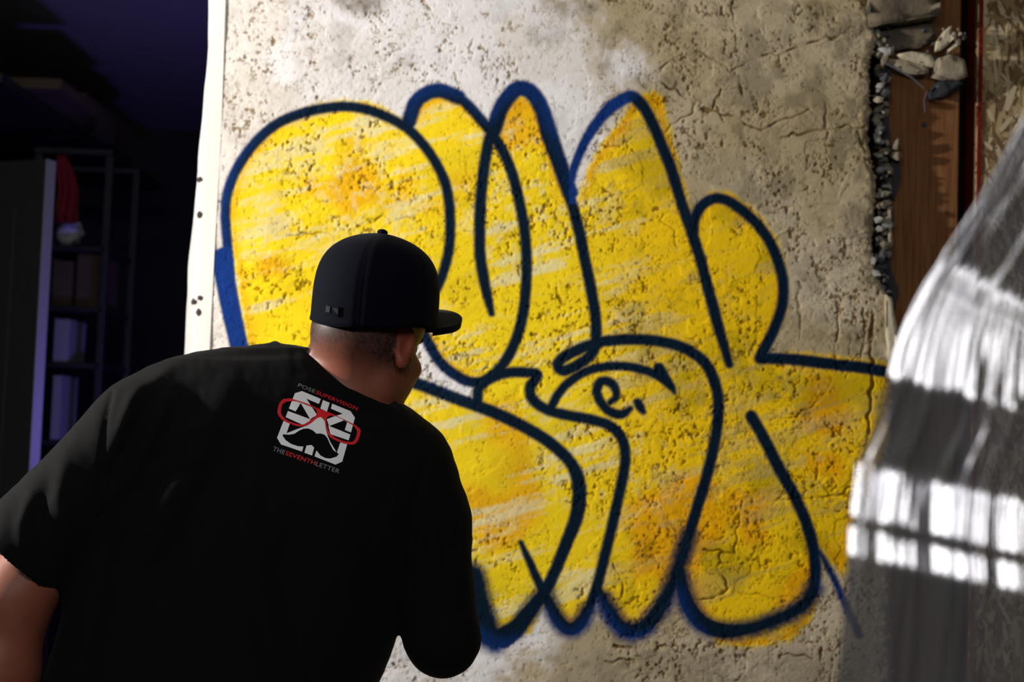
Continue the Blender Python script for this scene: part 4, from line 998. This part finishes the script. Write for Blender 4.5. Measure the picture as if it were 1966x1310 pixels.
# small embroidered badge at the back left of the crown
def cap_surf(px_, py_):
    d_ = Vector(_F + _R * (px_ - 983) / FPX - _U * (py_ - 655) / FPX).normalized(); return capbvh.ray_cast(Vector(CAMP), d_)
bmc = bmesh.new(); bmc.from_mesh(cap.data); capbvh = BVHTree.FromBMesh(bmc); bmc.free()
def badge(name, corners, lift, m, par, n=6):
    bm = bmesh.new(); g = []
    for i in range(n + 1):
        row = []
        for j in range(n + 1):
            a_ = lerp2(lerp2(corners[0], corners[1], i / n), lerp2(corners[3], corners[2], i / n), j / n); h_ = cap_surf(*a_)
            row.append(bm.verts.new(h_[0] + (h_[1] if h_[1].dot(Vector(_F)) < 0 else -h_[1]) * lift))
        g.append(row)
    for a_, b_ in zip(g, g[1:]):
        for k in range(n): bm.faces.new((a_[k], a_[k + 1], b_[k + 1], b_[k]))
    o = bm_obj(name, bm, m, par, True); md = o.modifiers.new('thick', 'SOLIDIFY'); md.thickness = 0.0014; md.offset = 0; return o
bd = badge('badge', [(627, 584), (655, 590), (653, 609), (625, 602)], 0.0012, m_cap, cap); bd['label'] = 'small raised badge on the back of the cap'
badge('badge_mark', [(629, 587), (637, 589), (636, 602), (628, 600)], 0.0024, m_capdk, cap); badge('badge_mark', [(640, 591), (652, 593), (651, 605), (646, 600)], 0.0022, m_capdk, cap)

# ---- trousers and shoes (below the frame)
hipW = C2W(C(395, 1480, 2.10)[None])[0]
hx, hy, hzz = hipW
T = Field((hx - 0.32, hy - 0.24, 0.03), (hx + 0.34, hy + 0.34, 1.02), 0.007)
ex = np.eye(3)
hy += 0.02
T.ell((hx, hy, hzz - .02), ex, (.185, .122, .14), .04); T.cone((hx - .01, hy, hzz + .02), (hx + .0, hy + .02, hzz + .07), .105, .10, .05)
feet = [(hx - 0.16, hy - 0.02), (hx + 0.17, hy + 0.08)]
for (fx_, fy_), sx_ in zip(feet, (-1, 1)):
    hip = np.array((hx + sx_ * .095, hy, hzz - .04)); knee = np.array((fx_ * .7 + (hx + sx_ * .095) * .3, fy_ + .05, .48)); ank = np.array((fx_, fy_, .10))
    T.cone(hip, knee, .105, .072, .03); T.cone(knee, ank, .072, .062, .02); T.cone(ank, ank - np.array((0, -.0, .035)), .062, .066, .02)
V, Q = T.mesh(); N = vnormals(V, Q)
if np.mean(np.sum(N * (V - V.mean(0)), 1)) < 0: Q = Q[:, ::-1]
link('trousers', np_mesh('trousers', V, Q), man, m_denim)
for (fx_, fy_) in feet:
    Sf = Field((fx_ - .09, fy_ - .10, -0.002), (fx_ + .12, fy_ + .26, .16), 0.004); dv = np.array([0.22, 0.975, 0])
    c0 = np.array([fx_, fy_, 0])
    Sf.cone(c0 + (0, 0, .055), c0 + dv * .12 + (0, 0, .045), .044, .042, .02); Sf.cone(c0 + dv * .12 + (0, 0, .045), c0 + dv * .18 + (0, 0, .038), .044, .036, .02); Sf.cone(c0 + (0, 0, .06), c0 + (0, 0, .12), .045, .042, .02)
    Sf.F = np.maximum(Sf.F, (0.014 - Sf.ax[2])[None, None, :])
    V, Q = Sf.mesh(); N = vnormals(V, Q)
    if np.mean(np.sum(N * (V - V.mean(0)), 1)) < 0: Q = Q[:, ::-1]
    sh = link('shoe', np_mesh('shoe', V, Q), man, m_shoe)
    bm = bmesh.new(); ring0 = []; ring1 = []
    for k in range(32):
        a = 2 * math.pi * k / 32; L_ = math.sin(a) * .118 + .068; wd = math.cos(a) * (.044 - .006 * math.sin(a))
        p = c0 + dv * L_ + np.array([dv[1], -dv[0], 0]) * wd; ring0.append(bm.verts.new((p[0], p[1], 0.001))); ring1.append(bm.verts.new((p[0], p[1], 0.022)))
    for k in range(32): bm.faces.new((ring0[k], ring0[(k + 1) % 32], ring1[(k + 1) % 32], ring1[k]))
    bm.faces.new(ring0[::-1]); bm.faces.new(ring1); bm_obj('sole', bm, m_sole, sh)

# ================================================================== clear plastic sheet close to the camera
pm = bpy.data.materials.new('clear vinyl'); pm.use_nodes = True; nt = pm.node_tree; nt.nodes.clear()
out = nt.nodes.new('ShaderNodeOutputMaterial'); tr = nt.nodes.new('ShaderNodeBsdfTransparent'); tr.inputs[0].default_value = (0.34, 0.34, 0.36, 1)
gz_ = nt.nodes.new('ShaderNodeBsdfGlossy'); gz_.inputs['Roughness'].default_value = 0.21; gz_.inputs[0].default_value = (0.95, 0.95, 1, 1)
df = nt.nodes.new('ShaderNodeBsdfDiffuse'); df.inputs[0].default_value = (0.55, 0.55, 0.58, 1)
lw = nt.nodes.new('ShaderNodeLayerWeight'); lw.inputs[0].default_value = 0.35
mr = nt.nodes.new('ShaderNodeMapRange'); mr.inputs['To Min'].default_value = 0.34; mr.inputs['To Max'].default_value = 0.8
nt.links.new(lw.outputs['Facing'], mr.inputs['Value'])
m1 = nt.nodes.new('ShaderNodeMixShader'); m1.inputs[0].default_value = 0.17; m2 = nt.nodes.new('ShaderNodeMixShader')
nt.links.new(tr.outputs[0], m1.inputs[1]); nt.links.new(df.outputs[0], m1.inputs[2]); nt.links.new(mr.outputs[0], m2.inputs[0])
nt.links.new(m1.outputs[0], m2.inputs[1]); nt.links.new(gz_.outputs[0], m2.inputs[2]); nt.links.new(m2.outputs[0], out.inputs[0])
EP = [(2460, -3940), (2420, -2400), (2330, -1000), (2180, -250), (2060, 90), (2010, 170), (1966, 255), (1925, 330), (1880, 410), (1830, 490), (1790, 545), (1742, 630), (1707, 720), (1680, 820), (1655, 880), (1640, 940), (1625, 1010), (1612, 1120), (1600, 1310), (1594, 1500), (1590, 2600), (1590, 5350)]
E = catmull(EP, 5.0)
E = np.array([e for i, e in enumerate(E) if (60 < e[1] < 1520) or i % 12 == 0]); nV = len(E)
arc_y = E[:, 1]
# lean of the sheet along its length: it leans back (facing the ceiling) on three bulges
lean = np.interp(arc_y, [-900, -100, 90, 470, 505, 715, 745, 870, 900, 985, 1000, 1012, 1055, 1075, 1500, 1700], [0, -4, -6, -6, 19.5, 20.5, -8, -8, 24, 24, -2, 25, 25, -7, -7, 0])
D0 = 0.80
dup_ = -np.gradient(arc_y) / FPX * D0                       # rise per step (negative downwards)
dep = np.cumsum(np.tan(np.radians(lean)) * dup_); dep -= np.interp(900, arc_y, dep)
nU = 420; us = np.linspace(0, 520, nU)
UU, VV = np.meshgrid(us, np.arange(nV)); yv = arc_y[:, None]
ph = UU / 62.0 + 0.35 * noise2(UU / 90.0, yv / 400.0, 501) + 0.25 * np.sin(UU / 37.0)
amp = 0.0028 * (0.75 + 0.5 * noise2(UU / 70.0, yv / 300.0, 502))
amp = amp * (1 - 0.55 * sst(330, 480, yv) * sst(800, 720, yv))
fold = amp * np.sin(2 * np.pi * ph) + 0.0005 * np.sin(2 * np.pi * (UU / 23.0 + 0.3 * noise2(UU / 50.0, yv / 250.0, 503)))
# the bulge lines slope down to the right
shift = UU * (0.30 - 0.12 * sst(500, 800, yv))
yl = yv + shift * 0.0
depU = np.interp((yv - shift).ravel(), arc_y, dep).reshape(UU.shape)
depU = depU + 0.0008 * noise2(UU / 30.0, yv / 120.0, 504)
fold = fold * sst(-8, 28, UU)
DD = D0 + depU + fold + 0.003 * np.exp(-UU / 14.0) + UU * 0.00005
spreadx = UU * (1 - 0.25 * sst(900, 200, yv))
PXs = E[:, 0][:, None] + spreadx; PYs = yv + UU * 0.05
S = np.stack([(PXs - 983) / FPX * D0, (655 - PYs) / FPX * D0, DD], -1)
idx = np.arange(nV * nU).reshape(nV, nU)
Fs = np.stack([idx[:-1, :-1], idx[:-1, 1:], idx[1:, 1:], idx[1:, :-1]], -1).reshape(-1, 4)
sheet = link('plastic_sheet', np_mesh('plastic_sheet', C2W(S.reshape(-1, 3)), Fs, True), None, pm)
tag(sheet, 'clear shiny plastic sheet hanging in ribbed folds close up at the lower right', 'plastic sheet')
